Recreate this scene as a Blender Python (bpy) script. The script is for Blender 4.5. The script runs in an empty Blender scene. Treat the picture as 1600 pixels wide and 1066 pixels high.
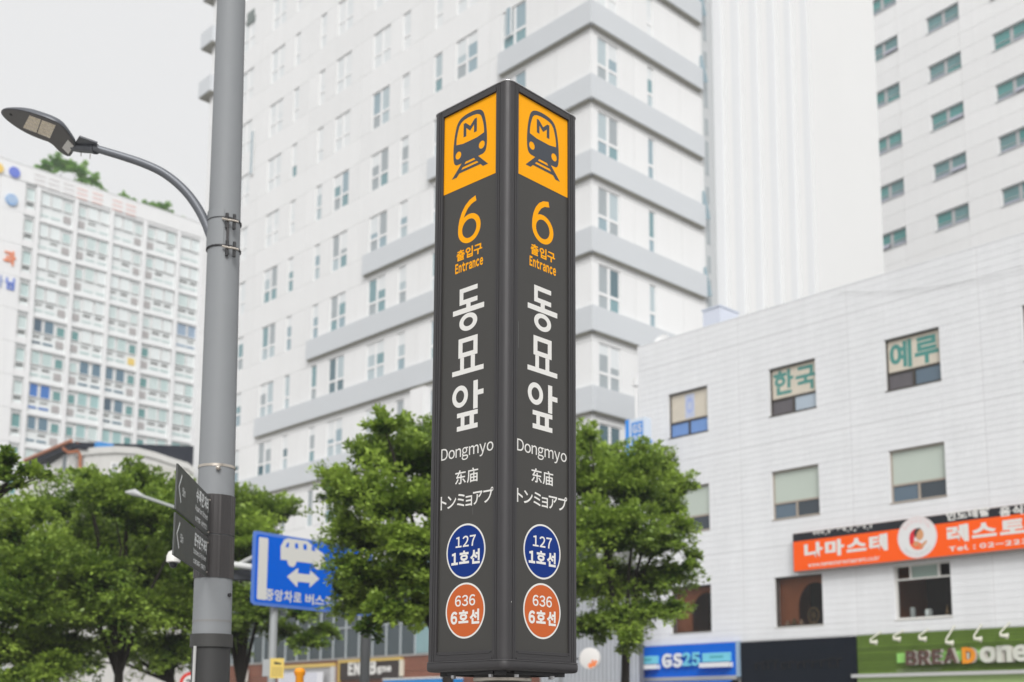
import bpy, math, random
from mathutils import Matrix, Vector
random.seed(7)
SC = bpy.context.scene
COL = SC.collection
RAD = math.radians

# ------------------------------------------------------------------ camera, sky, sun, exposure
FPX, PYX, PITCH, ROLL = 1820.5, 865.0, RAD(8.131), RAD(-0.308)      # focal length and principal row in photo pixels (1600 wide)
EYE = Vector((0, 0, 1.6))
cd = bpy.data.cameras.new('camera')
cam = bpy.data.objects.new('camera', cd); COL.objects.link(cam)
cd.sensor_width = 36.0
cd.lens = FPX * 36 / 1600
cd.shift_y = (PYX - 533) / 1600
cd.clip_start = 0.05; cd.clip_end = 2000
cam.location = EYE
cam.rotation_euler = (Matrix.Rotation(PITCH, 3, 'X') @ Matrix.Rotation(RAD(90), 3, 'X') @ Matrix.Rotation(-ROLL, 3, 'Z')).to_euler()
cd.dof.use_dof = True
cd.dof.focus_distance = 5.75
cd.dof.aperture_fstop = 2.1
cd.dof.aperture_blades = 0
SC.camera = cam
SC.cycles.volume_bounces = 1

SUN_EL, SUN_AZ = RAD(38), RAD(176)       # azimuth clockwise from +Y: behind the camera, softened by the cloud
w = bpy.data.worlds.new('World'); SC.world = w; w.use_nodes = True
nt = w.node_tree; nt.nodes.clear()
sky = nt.nodes.new('ShaderNodeTexSky'); sky.sky_type = 'NISHITA'; sky.sun_disc = False
sky.sun_elevation = SUN_EL; sky.sun_rotation = SUN_AZ; sky.air_density = 1.0; sky.dust_density = 4.0
sb = nt.nodes.new('ShaderNodeVectorMath'); sb.operation = 'SCALE'; sb.inputs['Scale'].default_value = 0.06
mx = nt.nodes.new('ShaderNodeMix'); mx.data_type = 'RGBA'; mx.inputs['Factor'].default_value = 0.93
bg = nt.nodes.new('ShaderNodeBackground'); wo = nt.nodes.new('ShaderNodeOutputWorld')
nt.links.new(sky.outputs[0], sb.inputs[0]); nt.links.new(sb.outputs[0], mx.inputs['A'])
mx.inputs['B'].default_value = (0.79, 0.792, 0.795, 1)               # the even white overcast
nt.links.new(mx.outputs['Result'], bg.inputs['Color']); bg.inputs['Strength'].default_value = 1.0
nt.links.new(bg.outputs[0], wo.inputs['Surface'])
sd = bpy.data.lights.new('sun', 'SUN'); sd.energy = 2.45; sd.angle = RAD(30); sd.color = (1, 0.985, 0.965)
so = bpy.data.objects.new('sun', sd); COL.objects.link(so)
sdir = Vector((math.sin(SUN_AZ) * math.cos(SUN_EL), math.cos(SUN_AZ) * math.cos(SUN_EL), math.sin(SUN_EL)))
so.rotation_euler = sdir.to_track_quat('Z', 'Y').to_euler(); so.location = (0, 0, 60)
SC.view_settings.view_transform = 'Standard'; SC.view_settings.look = 'None'
SC.view_settings.exposure = 0.16; SC.view_settings.gamma = 1; SC.view_settings.use_curve_mapping = False

# ------------------------------------------------------------------ survey helpers: where a sight line meets a surface of the place
def ray(px, py):
    X = (px - 800) / FPX; Y = -(py - PYX) / FPX
    x = X * math.cos(ROLL) + Y * math.sin(ROLL); y = -X * math.sin(ROLL) + Y * math.cos(ROLL)
    return Vector((x, math.cos(PITCH) - y * math.sin(PITCH), math.sin(PITCH) + y * math.cos(PITCH)))
def at(px, py, dist):
    r = ray(px, py); return EYE + r * (dist / r.y)
def on_plane(px, py, p0, n):
    r = ray(px, py); return EYE + r * ((p0 - EYE).dot(n) / r.dot(n))
class Face:
    """A vertical face: s runs to the right as seen from outside, z up, n outward."""
    def __init__(self, origin, yaw):
        a = RAD(yaw); d = Vector((math.sin(a), math.cos(a), 0)); n = Vector((math.cos(a), -math.sin(a), 0))
        o = Vector((origin[0], origin[1], 0))
        if n.dot(o - EYE) > 0: n = -n
        self.n = n; self.r = Vector((0, 0, 1)).cross(n); self.o = o
    def p(self, s, z, off=0): return self.o + self.r * s + self.n * off + Vector((0, 0, z))
    def sz(self, px, py, off=0):
        q = on_plane(px, py, self.o + self.n * off, self.n) - self.o
        return q.dot(self.r), q.z
    def mat(self, s, z, off=0, sx=1, sz=1, sn=1):
        r, n = self.r * sx, self.n * sn; q = self.p(s, z, off)
        return Matrix(((r.x, 0, n.x, q.x), (r.y, 0, n.y, q.y), (0, sz, 0, q.z), (0, 0, 0, 1)))

# ------------------------------------------------------------------ materials
MATS = {}
def M(name, col, rough=0.6, metal=0.0, spec=0.5, noise=0.0, nscale=3.0, rnd=0.0, bump=0.0, coat=0.0, emit=None, streak=0.0):
    if name in MATS: return MATS[name]
    m = bpy.data.materials.new(name); m.use_nodes = True; t = m.node_tree; b = t.nodes['Principled BSDF']
    b.inputs['Base Color'].default_value = (*col, 1); b.inputs['Roughness'].default_value = rough
    b.inputs['Metallic'].default_value = metal; b.inputs['Specular IOR Level'].default_value = spec
    b.inputs['Coat Weight'].default_value = coat
    if noise or rnd or bump or streak:
        tc = t.nodes.new('ShaderNodeTexCoord'); geo = t.nodes.new('ShaderNodeNewGeometry')
        src = None
        def mulcol(fac_socket, amt):
            nonlocal src
            mr = t.nodes.new('ShaderNodeMapRange'); mr.inputs['To Min'].default_value = 1 - amt; mr.inputs['To Max'].default_value = 1 + amt * 0.45
            t.links.new(fac_socket, mr.inputs['Value'])
            v = t.nodes.new('ShaderNodeVectorMath'); v.operation = 'SCALE'
            if src is None: v.inputs[0].default_value = col
            else: t.links.new(src, v.inputs[0])
            t.links.new(mr.outputs[0], v.inputs['Scale']); src = v.outputs[0]
        if noise:
            n = t.nodes.new('ShaderNodeTexNoise'); n.inputs['Scale'].default_value = nscale; n.inputs['Detail'].default_value = 6; n.inputs['Roughness'].default_value = 0.65
            t.links.new(geo.outputs['Position'], n.inputs['Vector']); mulcol(n.outputs['Fac'], noise)
            mr2 = t.nodes.new('ShaderNodeMapRange'); mr2.inputs['To Min'].default_value = max(0.02, rough - 0.12); mr2.inputs['To Max'].default_value = min(1, rough + 0.15)
            t.links.new(n.outputs['Fac'], mr2.inputs['Value']); t.links.new(mr2.outputs[0], b.inputs['Roughness'])
        if streak:
            mp = t.nodes.new('ShaderNodeMapping'); mp.inputs['Scale'].default_value = (2.2, 2.2, 0.12)
            n2 = t.nodes.new('ShaderNodeTexNoise'); n2.inputs['Scale'].default_value = 1.5; n2.inputs['Detail'].default_value = 5
            t.links.new(geo.outputs['Position'], mp.inputs['Vector']); t.links.new(mp.outputs[0], n2.inputs['Vector']); mulcol(n2.outputs['Fac'], streak)
        if rnd:
            oi = t.nodes.new('ShaderNodeObjectInfo'); mulcol(oi.outputs['Random'], rnd)
        if src: t.links.new(src, b.inputs['Base Color'])
        if bump:
            n3 = t.nodes.new('ShaderNodeTexNoise'); n3.inputs['Scale'].default_value = nscale * 14; n3.inputs['Detail'].default_value = 4
            t.links.new(geo.outputs['Position'], n3.inputs['Vector'])
            bp = t.nodes.new('ShaderNodeBump'); bp.inputs['Strength'].default_value = bump; bp.inputs['Distance'].default_value = 0.01
            t.links.new(n3.outputs['Fac'], bp.inputs['Height']); t.links.new(bp.outputs[0], b.inputs['Normal'])
    if emit:
        b.inputs['Emission Color'].default_value = (*emit[0], 1); b.inputs['Emission Strength'].default_value = emit[1]
    MATS[name] = m; return m
def G(name, col, rough=0.08, spec=0.6): return M(name, col, rough, spec=spec, noise=0.18, nscale=0.9)   # window glass as seen from outside

# ------------------------------------------------------------------ objects
WM = {}                                          # world matrix of every object, so parents need no depsgraph
def put(o, parent=None, mat=None):
    COL.objects.link(o); mat = mat or Matrix.Identity(4)
    if parent is not None:
        o.parent = parent; o.matrix_parent_inverse = WM[parent.name].inverted()
    o.matrix_basis = mat; WM[o.name] = mat.copy(); return o
def thing(name, loc, label, cat, group=None):
    o = bpy.data.objects.new(name, None); o.empty_display_size = 0.3
    o['label'] = label; o['category'] = cat
    if group: o['group'] = group
    return put(o, None, Matrix.Translation(Vector(loc)))
def tag(o, label, cat, group=None):
    o['label'] = label; o['category'] = cat
    if group: o['group'] = group
    return o
CUBE = {}
CV = [(x, y, z) for x in (-.5, .5) for y in (-.5, .5) for z in (-.5, .5)]
CF = [(0, 1, 3, 2), (4, 6, 7, 5), (0, 4, 5, 1), (2, 3, 7, 6), (0, 2, 6, 4), (1, 5, 7, 3)]
def cube(m):
    if m.name not in CUBE:
        me = bpy.data.meshes.new('block'); me.from_pydata(CV, [], CF); me.materials.append(m); CUBE[m.name] = me
    return CUBE[m.name]
def box(name, F, s0, s1, z0, z1, o0, o1, m, parent=None):
    """a block on a face, from s0..s1, z0..z1, standing between offsets o0 and o1"""
    ob = bpy.data.objects.new(name, cube(m))
    return put(ob, parent, F.mat((s0 + s1) / 2, (z0 + z1) / 2, (o0 + o1) / 2, s1 - s0, z1 - z0, o1 - o0))
class MB:
    """collects geometry in world (or local) coordinates and links it as one mesh"""
    def __init__(self): self.v = []; self.f = []; self.mi = []
    def add(self, vs, fs, mi=0):
        b = len(self.v); self.v += [tuple(x) for x in vs]; self.f += [tuple(b + i for i in f) for f in fs]; self.mi += [mi] * len(fs)
    def block(self, F, s0, s1, z0, z1, o0, o1, mi=0):
        mt = F.mat((s0 + s1) / 2, (z0 + z1) / 2, (o0 + o1) / 2, s1 - s0, z1 - z0, o1 - o0)
        self.add([mt @ Vector(c) for c in CV], CF, mi)
    def tube(self, pts, rads, n=10, caps=True, mi=0):
        pts = [Vector(p) for p in pts]; rings = []; prev = None
        for i, p in enumerate(pts):
            d = (pts[min(i + 1, len(pts) - 1)] - pts[max(i - 1, 0)]).normalized()
            if prev is None: a = d.orthogonal().normalized()
            else: a = (prev - d * prev.dot(d)).normalized()
            prev = a; b = d.cross(a); r = rads[i] if hasattr(rads, '__len__') else rads
            rings.append([p + (a * math.cos(2 * math.pi * k / n) + b * math.sin(2 * math.pi * k / n)) * r for k in range(n)])
        vs = [v for rg in rings for v in rg]; fs = []
        for i in range(len(pts) - 1):
            for k in range(n): fs.append((i * n + k, i * n + (k + 1) % n, (i + 1) * n + (k + 1) % n, (i + 1) * n + k))
        if caps: fs.append(tuple(range(n - 1, -1, -1))); fs.append(tuple((len(pts) - 1) * n + k for k in range(n)))
        self.add(vs, fs, mi)
    def prism(self, poly, to3, d0, d1, mi=0):
        """poly: 2D outline, to3(x,y,d) -> point"""
        n = len(poly); vs = [to3(x, y, d0) for x, y in poly] + [to3(x, y, d1) for x, y in poly]
        fs = [tuple(range(n)), tuple(range(2 * n - 1, n - 1, -1))] + [(k, (k + 1) % n, n + (k + 1) % n, n + k) for k in range(n)]
        self.add(vs, fs, mi)
    def build(self, name, mats, parent=None, smooth=False, mat=None, bevel=0, segs=2):
        me = bpy.data.meshes.new(name); me.from_pydata(self.v, [], self.f)
        for m in (mats if isinstance(mats, (list, tuple)) else [mats]): me.materials.append(m)
        if any(self.mi): me.polygons.foreach_set('material_index', self.mi)
        me.validate(); me.update()
        if smooth:
            me.polygons.foreach_set('use_smooth', [True] * len(me.polygons))
            try: me.set_sharp_from_angle(angle=RAD(40))
            except Exception: pass
        o = bpy.data.objects.new(name, me)
        if bevel:
            bm_ = o.modifiers.new('bevel', 'BEVEL'); bm_.width = bevel; bm_.segments = segs; bm_.limit_method = 'ANGLE'; bm_.harden_normals = False
        return put(o, parent, mat)
def lathe(pts, n, c, ax=Vector((0, 0, 1)), sx=None):
    """rings (radius, height) about an axis through c"""
    a = ax.orthogonal().normalized(); b = ax.cross(a); mb = MB(); vs = []; fs = []
    for r, h in pts: vs += [c + ax * h + (a * math.cos(2 * math.pi * k / n) + b * math.sin(2 * math.pi * k / n)) * r for k in range(n)]
    for i in range(len(pts) - 1):
        for k in range(n): fs.append((i * n + k, i * n + (k + 1) % n, (i + 1) * n + (k + 1) % n, (i + 1) * n + k))
    fs.append(tuple(range(n - 1, -1, -1))); fs.append(tuple((len(pts) - 1) * n + k for k in range(n)))
    mb.add(vs, fs); return mb

# flat print: outlines and lettering as thin relief
TS = bpy.data.scenes.new('type_shop')            # an empty scene of its own, so that setting type is fast; removed at the end
def curve_mesh(cu):
    o = bpy.data.objects.new('tmp', cu); TS.collection.objects.link(o)
    with bpy.context.temp_override(scene=TS, view_layer=TS.view_layers[0]):
        dg = bpy.context.evaluated_depsgraph_get(); dg.update()
    me = bpy.data.meshes.new_from_object(o.evaluated_get(dg)); bpy.data.objects.remove(o); bpy.data.curves.remove(cu); return me
TXT = {}; GLY = {}
def glyph(s, bold):
    cu = bpy.data.curves.new('txt', 'FONT'); cu.body = s; cu.size = 1; cu.offset = bold; cu.resolution_u = 5
    me = curve_mesh(cu); xs = [v.co.x for v in me.vertices]
    return [tuple(v.co) for v in me.vertices], [tuple(p.vertices) for p in me.polygons], min(xs), max(xs)
def text_mesh(s, bold=0.0):
    """letters set one by one with even gaps; Latin letters use the full-width forms, whose shapes match the signs' plain sans"""
    k = (s, bold)
    if k not in TXT:
        V, F_ = [], []; x = 0.0; hang = any(ord(c) > 0x2e80 for c in s)
        for c in s:
            if c == ' ': x += .30; continue
            if '!' <= c <= '~': g = (chr(ord(c) + 0xfee0), bold)
            else: g = (c, bold)
            if g not in GLY: GLY[g] = glyph(*g)
            vs, fs, a, b_ = GLY[g]; o = len(V)
            V += [(p[0] - a + x, p[1], 0) for p in vs]; F_ += [tuple(o + i for i in f) for f in fs]
            thin = c in 'Il1ijt.:,-'
            x += (b_ - a) + (.075 if not hang else .07) + bold
        me = bpy.data.meshes.new('text'); me.from_pydata(V, [], F_)
        xs = [v[0] for v in V]; ys = [v[1] for v in V]
        TXT[k] = (me, min(xs), max(xs), min(ys), max(ys))
    return TXT[k]
def lettering(s, F, s0, s1, z0, z1, off, m, parent, bold=0.0, depth=0.0, name='lettering', slant=0):
    """text fitted into the rectangle s0..s1, z0..z1 on a face"""
    me0, x0, x1, y0, y1 = text_mesh(s, bold); me = me0.copy()
    sx = (s1 - s0) / (x1 - x0); sy = (z1 - z0) / (y1 - y0)
    for v in me.vertices: v.co.x = (v.co.x - x0) * sx; v.co.y = (v.co.y - y0) * sy; v.co.z = 0
    me.materials.clear(); me.materials.append(m)
    if depth:
        import bmesh
        bm = bmesh.new(); bm.from_mesh(me); bmesh.ops.remove_doubles(bm, verts=bm.verts, dist=1e-5)
        g = bmesh.ops.extrude_face_region(bm, geom=bm.faces[:]); 
        for e in g['geom']:
            if isinstance(e, bmesh.types.BMVert): e.co.z += depth
        bm.to_mesh(me); bm.free()
    for p in me.polygons: p.material_index = 0; p.use_smooth = False
    return put(bpy.data.objects.new(name, me), parent, F.mat(s0, z0, off))
def shape(name, polys, F, s, z, off, m, parent):
    """filled outline (first polygon) with holes (the others), flat on a face"""
    cu = bpy.data.curves.new('shp', 'CURVE'); cu.dimensions = '2D'; cu.fill_mode = 'BOTH'
    for pl in polys:
        sp = cu.splines.new('POLY'); sp.points.add(len(pl) - 1); sp.use_cyclic_u = True
        for i, (x, y) in enumerate(pl): sp.points[i].co = (x, y, 0, 1)
    me = curve_mesh(cu); me.materials.clear(); me.materials.append(m)
    for p in me.polygons: p.material_index = 0
    return put(bpy.data.objects.new(name, me), parent, F.mat(s, z, off))
def circ(cx, cy, r, n=48, ry=None): return [(cx + r * math.cos(2 * math.pi * k / n), cy + (ry or r) * math.sin(2 * math.pi * k / n)) for k in range(n)]
def smoothpoly(pts, it=2):
    for _ in range(it):
        q = []
        for i in range(len(pts)):
            a, b = pts[i], pts[(i + 1) % len(pts)]
            q += [(a[0] * .75 + b[0] * .25, a[1] * .75 + b[1] * .25), (a[0] * .25 + b[0] * .75, a[1] * .25 + b[1] * .75)]
        pts = q
    return pts
def stroke(pts, wd):
    """outline of a thick polyline"""
    L, R = [], []
    for i, p in enumerate(pts):
        a = pts[max(i - 1, 0)]; b = pts[min(i + 1, len(pts) - 1)]
        d = Vector((b[0] - a[0], b[1] - a[1])).normalized(); n = Vector((-d.y, d.x)) * wd / 2
        L.append((p[0] + n.x, p[1] + n.y)); R.append((p[0] - n.x, p[1] - n.y))
    return L + R[::-1]

# ------------------------------------------------------------------ palette
white_wall = M('white_cladding', (0.79, 0.793, 0.793), 0.55, noise=0.05, nscale=0.4, rnd=0.03, streak=0.04)
white_back = M('white_joint', (0.60, 0.60, 0.60), 0.8)
grey_band = M('grey_band', (0.59, 0.615, 0.64), 0.5, rnd=0.03, noise=0.04, nscale=0.5)
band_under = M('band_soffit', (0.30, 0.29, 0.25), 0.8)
white_frame = M('white_frame', (0.80, 0.80, 0.80), 0.4)
tile_white = M('white_tile', (0.82, 0.83, 0.845), 0.35, noise=0.10, nscale=1.2, rnd=0.0, streak=0.07)
grout = M('grout', (0.68, 0.68, 0.69), 0.9)
tower_grey = M('pale_grey_panel', (0.84, 0.84, 0.84), 0.55, rnd=0.03, noise=0.04, nscale=0.3, streak=0.05)
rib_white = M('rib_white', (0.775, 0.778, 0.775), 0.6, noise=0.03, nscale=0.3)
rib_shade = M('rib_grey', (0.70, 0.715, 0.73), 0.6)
anod = M('dark_anodised', (0.040, 0.038, 0.040), 0.46, metal=0.15, spec=0.5, noise=0.12, nscale=6)
anod_l = M('anodised_edge', (0.11, 0.108, 0.112), 0.35, metal=0.5)
panel_dk = M('sign_panel', (0.047, 0.045, 0.041), 0.36, spec=0.4, noise=0.12, nscale=2.5, streak=0.14)
yellow = M('sign_yellow', (0.92, 0.385, 0.0), 0.4, spec=0.12, noise=0.03)
navy_ink = M('pictogram_ink', (0.035, 0.042, 0.055), 0.4)
ink_white = M('letter_white', (0.72, 0.71, 0.68), 0.45)
roundel_blue = M('roundel_blue', (0.002, 0.028, 0.19), 0.4, spec=0.15)
roundel_orange = M('roundel_orange', (0.52, 0.11, 0.025), 0.4, spec=0.2)
silver = M('cap_silver', (0.55, 0.55, 0.56), 0.35, metal=0.7)
galv = M('galvanised', (0.245, 0.258, 0.27), 0.62, metal=0.0, noise=0.10, nscale=2.5, streak=0.12, bump=0.02)
steel_dark = M('dark_bolt', (0.04, 0.04, 0.042), 0.5, metal=0.5)
steel_bright = M('bright_bolt', (0.55, 0.50, 0.44), 0.3, metal=0.9)

# ================================================================== ground, road, pavement (below the frame, they bounce light)
def sheet(name, x0, x1, y0, y1, z, m):
    mb = MB(); mb.add([(x0, y0, z), (x1, y0, z), (x1, y1, z), (x0, y1, z)], [(0, 1, 2, 3)])
    o = mb.build(name, m); o['kind'] = 'structure'; return o
sheet('ground', -600, 600, -300, 900, -0.12, M('bare_ground', (0.16, 0.155, 0.15), 0.9, noise=0.2, nscale=0.3))
fw = Face((0, 13.5), 46.3 - 90)                                        # the street runs parallel to the shop fronts
def strip(name, o0, o1, z, m, h=0):
    mb = MB()
    if h: mb.block(fw, -120, 120, z - h, z, o0, o1)
    else: mb.add([fw.p(-120, z, o0), fw.p(120, z, o0), fw.p(120, z, o1), fw.p(-120, z, o1)], [(0, 1, 2, 3)])
    o = mb.build(name, m); o['kind'] = 'structure'; return o
asph = M('asphalt', (0.055, 0.055, 0.057), 0.85, noise=0.25, nscale=2, bump=0.3)
strip('road', -9, 3.2, -0.10, asph)
pave = M('paving_grey', (0.36, 0.35, 0.335), 0.8, noise=0.15, nscale=1.5)
strip('near_pavement', 3.5, 22, 0.0, pave, 0.14)
strip('far_pavement', -30, -9.3, 0.0, pave, 0.14)
kerbm = M('kerb_stone', (0.38, 0.37, 0.36), 0.8, noise=0.15)
strip('near_kerb', 3.2, 3.495, 0.02, kerbm, 0.16); strip('far_kerb', -9.295, -9.0, 0.02, kerbm, 0.16)
lm = M('road_paint', (0.72, 0.71, 0.68), 0.7, noise=0.2)
mb = MB()
for k in range(-14, 15): mb.add([fw.p(k * 8, -0.096, -2.9), fw.p(k * 8 + 3, -0.096, -2.9), fw.p(k * 8 + 3, -0.096, -3.05), fw.p(k * 8, -0.096, -3.05)], [(0, 1, 2, 3)])
o = mb.build('lane_marking', lm); o['kind'] = 'structure'

# ================================================================== the station pillar sign
def pillar_sign():
    W = 0.565; ZB, ZT = 1.89, 4.872
    crn = at(790, 700, 5.6); crn.z = 0
    yawR = 43.35
    FR = Face(crn, yawR); FL = Face(crn, yawR - 90)
    FL.o = FL.o - FL.r * W                                             # s=0 at the left edge of each face as seen
    c = crn - FR.n * W / 2 - FL.n * W / 2
    FBR = Face(crn, yawR - 90); FBR.n = -FL.n; FBR.r = -FL.r; FBR.o = crn + FR.r * W
    FBL = Face(crn, yawR); FBL.n = -FR.n; FBL.r = -FR.r; FBL.o = FBR.o + FBR.r * W
    root = thing('station_sign_pillar', c, 'tall dark square metro station pillar sign with yellow train pictograms, exit 6', 'sign')
    faces = [FL, FR, FBR, FBL]
    # corner posts: extruded profile with grooves and a rounded outer corner
    P = [(.084, .012), (.084, .001), (.070, .001), (.070, .004), (.067, .004), (.067, 0), (.057, 0), (.057, .003), (.052, .003), (.052, 0)]
    R = .046
    arc = [(R - R * math.sin(t), R - R * math.cos(t)) for t in [RAD(x) for x in range(0, 91, 9)]]
    prof = P + arc + [(b, a) for a, b in reversed(P)] + [(.016, .084), (.024, .024), (.084, .016)]
    for i, F in enumerate(faces):
        nx = faces[(i + 1) % 4]; k = F.o + F.r * W                       # corner at the right end of F
        ea, eb = -F.r, nx.r
        mb = MB(); mb.prism(prof, lambda x, y, d, k=k, F=F, nx=nx: k - F.r * x + nx.r * y * 1.0 + Vector((0, 0, d)), ZB, ZT)
        o = mb.build('corner_post', anod, root)
        for p_ in o.data.polygons: p_.use_smooth = False
    for F in faces:
        mb = MB(); mb.block(F, .0841, W - .0841, ZT - .034, ZT, -.016, -.0005); mb.block(F, .0841, W - .0841, ZT - .036, ZT - .012, -.0005, .003)
        mb.build('top_rail', anod, root, bevel=.0012)
        mb = MB(); mb.block(F, .0841, W - .0841, ZB, ZB + .046, -.016, -.0005); mb.block(F, .0841, W - .0841, ZB, ZB + .012, -.0005, .004); mb.block(F, .10, W - .10, ZB + .030, ZB + .036, -.0005, .002)
        mb.build('bottom_rail', anod, root, bevel=.0012)
        box('face_panel', F, .0845, W - .0845, ZB + .0465, ZT - .0365, -.022, -.010, panel_dk, root)
        mb = MB()
        for s in (.09, W - .09):
            for z in (ZB + .038,): 
                q = F.p(s, z, 0.0); mb.tube([q, q + F.n * .003], .0032, 8)
        mb.build('screw', steel_dark, root)
    mb = MB()                                                          # light cover plate on top, overhanging by a few millimetres
    def rounded(e, r, n=8):
        out = []
        for i, F in enumerate(faces):
            nx = faces[(i + 1) % 4]; k = F.o + F.r * W; cc = k - F.r * (R + 0) + nx.r * (R + 0)
            for t in range(n + 1):
                a = RAD(90 * t / n); out.append(cc + (F.n * math.cos(a) + nx.n * math.sin(a)) * (R + e))
        return out
    def ringmesh(levels, name, m):
        mb = MB(); vs = []; fs = []; n = None
        for e, z in levels:
            rg = [p + Vector((0, 0, z)) for p in rounded(e, R)]; n = len(rg); vs += rg
        for i in range(len(levels) - 1):
            for k in range(n): fs.append((i * n + k, i * n + (k + 1) % n, (i + 1) * n + (k + 1) % n, (i + 1) * n + k))
        fs.append(tuple(range(n - 1, -1, -1))); fs.append(tuple((len(levels) - 1) * n + k for k in range(n)))
        mb.add(vs, fs); return mb.build(name, m, root, smooth=True)
    ringmesh([(.001, ZT + .0005), (.004, ZT + .003), (.004, ZT + .006), (.001, ZT + .008)], 'top_cover', silver)
    ringmesh([(-.016, 1.838), (-.004, 1.840), (.004, 1.846), (.007, 1.856), (.007, 1.876), (.004, 1.885), (.004, 1.8895)], 'bottom_cap', anod)
    ringmesh([(.0085, 1.8855), (.0085, 1.8885), (.003, 1.8895)], 'cap_trim', anod_l)
    # lettering on both visible faces (and the far ones carry the same)
    for F in faces[:2] + faces[2:]:
        cx = W / 2; o1 = -.0096
        box('yellow_panel', F, .0845, W - .0845, 4.392, ZT - .0365, -.0099, -.0088, yellow, root)
        yo = -.0084
        shape('train_pictogram', [
            smoothpoly([(-.045, .252), (-.096, .230), (-.117, .165), (-.127, .085), (-.126, .020), (-.112, -.014), (-.07, -.016), (.07, -.016), (.112, -.014), (.126, .020), (.127, .085), (.117, .165), (.096, .230), (.045, .252)], 2),
            smoothpoly([(-.104, .092), (-.104, .130), (-.094, .172), (-.078, .212), (-.040, .228), (.040, .228), (.078, .212), (.094, .172), (.104, .130), (.104, .092)], 1),
            circ(-.088, .038, .0215, 28), circ(.088, .038, .0215, 28)], F, cx, 4.545, yo, navy_ink, root)
        for sg in (-1, 1): shape('rail_pictogram', [[(sg * .060, -.014), (sg * .030, -.014), (sg * .042, -.030), (sg * .098, -.084), (sg * .136, -.084)]], F, cx, 4.545, yo + .0002, navy_ink, root)
        shape('sleeper_pictogram', [[(-.06, -.028), (.06, -.028), (.068, -.040), (-.068, -.040)]], F, cx, 4.545, yo + .0003, navy_ink, root)
        shape('sleeper_pictogram', [[(-.078, -.052), (.078, -.052), (.088, -.067), (-.088, -.067)]], F, cx, 4.545, yo + .0003, navy_ink, root)
        # a bold M of straight strokes
        shape('letter', [[(-.050, -.040), (-.050, .037), (-.034, .037), (0, .008), (.034, .037), (.050, .037), (.050, -.040), (.029, -.040), (.029, .006), (0, -.019), (-.029, .006), (-.029, -.040)]], F, cx, 4.712, yo, navy_ink, root)
        six = shape('numeral', [circ(0, 0, .084, 56, .079), circ(0, .0, .053, 48, .052)], F, cx, 4.149, o1, yellow, root)
        pt6 = [(-.0690, .000), (-.0675, .030), (-.060, .062), (-.044, .096), (-.021, .124), (.008, .143), (.048, .153)]
        shape('numeral_stem', [stroke(pt6, .030)], F, cx, 4.149, o1 + .0002, yellow, six)
        lettering('출입구', F, cx - .093, cx + .097, 3.988, 4.047, o1, yellow, root, bold=.03)
        lettering('Entrance', F, cx - .102, cx + .104, 3.922, 3.976, o1, yellow, root, bold=.04)
        o2 = o1
        L = lambda polys, z: shape('syllable', polys, F, cx, z, o2, ink_white, root)
        rc = lambda a, b, c_, d: [(a, c_), (b, c_), (b, d), (a, d)]
        # 동
        for r_ in ((-.066, .066, .086, .111), (-.066, -.038, .0465, .0865), (-.066, .066, .022, .047), (-.016, .016, .0015, .0225), (-.115, .115, -.026, .002)): L([rc(*r_)], 3.718)
        L([circ(0, -.078, .066, 40, .047), circ(0, -.078, .035, 32, .0235)], 3.718)
        # 묘
        L([rc(-.070, .070, -.045, .058), rc(-.040, .040, -.020, .033)], 3.500)
        for r_ in ((-.056, -.028, -.1095, -.0455), (.022, .052, -.1095, -.0455), (-.115, .115, -.135, -.109)): L([rc(*r_)], 3.500)
        # 앞
        L([circ(-.054, .030, .058, 40, .058), circ(-.054, .030, .030, 32, .033)], 3.220)
        for r_ in ((.043, .075, -.052, .096), (.0745, .116, .016, .042), (-.075, .076, -.082, -.058), (-.075, .076, -.153, -.128), (-.047, -.020, -.1285, -.0815), (.018, .049, -.1285, -.0815)): L([rc(*r_)], 3.220)
        lettering('Dongmyo', F, cx - .189, cx + .189, 2.911, 2.992, o1, ink_white, root, bold=.004)
        lettering('东庙', F, cx - .083, cx + .083, 2.788, 2.862, o1, ink_white, root, bold=.012)
        lettering('トンミョアプ', F, cx - .189, cx + .192, 2.668, 2.745, o1, ink_white, root, bold=.012)
        for zc, mt, a, b in ((2.440, roundel_blue, '127', '1호선'), (2.140, roundel_orange, '636', '6호선')):
            rd = shape('line_roundel', [circ(0, 0, .140, 64)], F, cx, zc, o1, ink_white, root)
            shape('roundel_disc', [circ(0, 0, .131, 64)], F, cx, zc, o1 + .0005, mt, rd)
            lettering(a, F, cx - .072, cx + .072, zc + .022, zc + .078, o1 + .001, ink_white, rd, bold=.018)
            lettering(b, F, cx - .102, cx + .102, zc - .070, zc + .004, o1 + .001, ink_white, rd, bold=.045)
    scr = M('bare_scratch', (.20, .20, .20), .5)
    box('scratch', FR, .098, .0992, 3.46, 3.60, -.0098, -.0094, scr, root); box('chip', FR, .0455, .0485, 2.165, 2.171, .0003, .0006, M('paint_chip', (.6, .6, .58), .6), root)
    box('scratch', FL, .330, .3308, 2.62, 2.66, -.0098, -.0095, scr, root)
    # underside: mounting plate, feet and the post
    b0 = Vector((c.x, c.y, 0))
    lathe([(.20, 1.812), (.20, 1.836)], 4, b0).build('mounting_plate', anod, root)
    for a in range(4):
        t = RAD(yawR + 45 + 90 * a); q = b0 + Vector((math.cos(t), math.sin(t), 0)) * .29
        mb = MB(); mb.add([q + Vector((x * .028, y * .028, z)) for x in (-1, 1) for y in (-1, 1) for z in (1.818, 1.8375)], CF); mb.build('bracket_foot', steel_dark, root)
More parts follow.
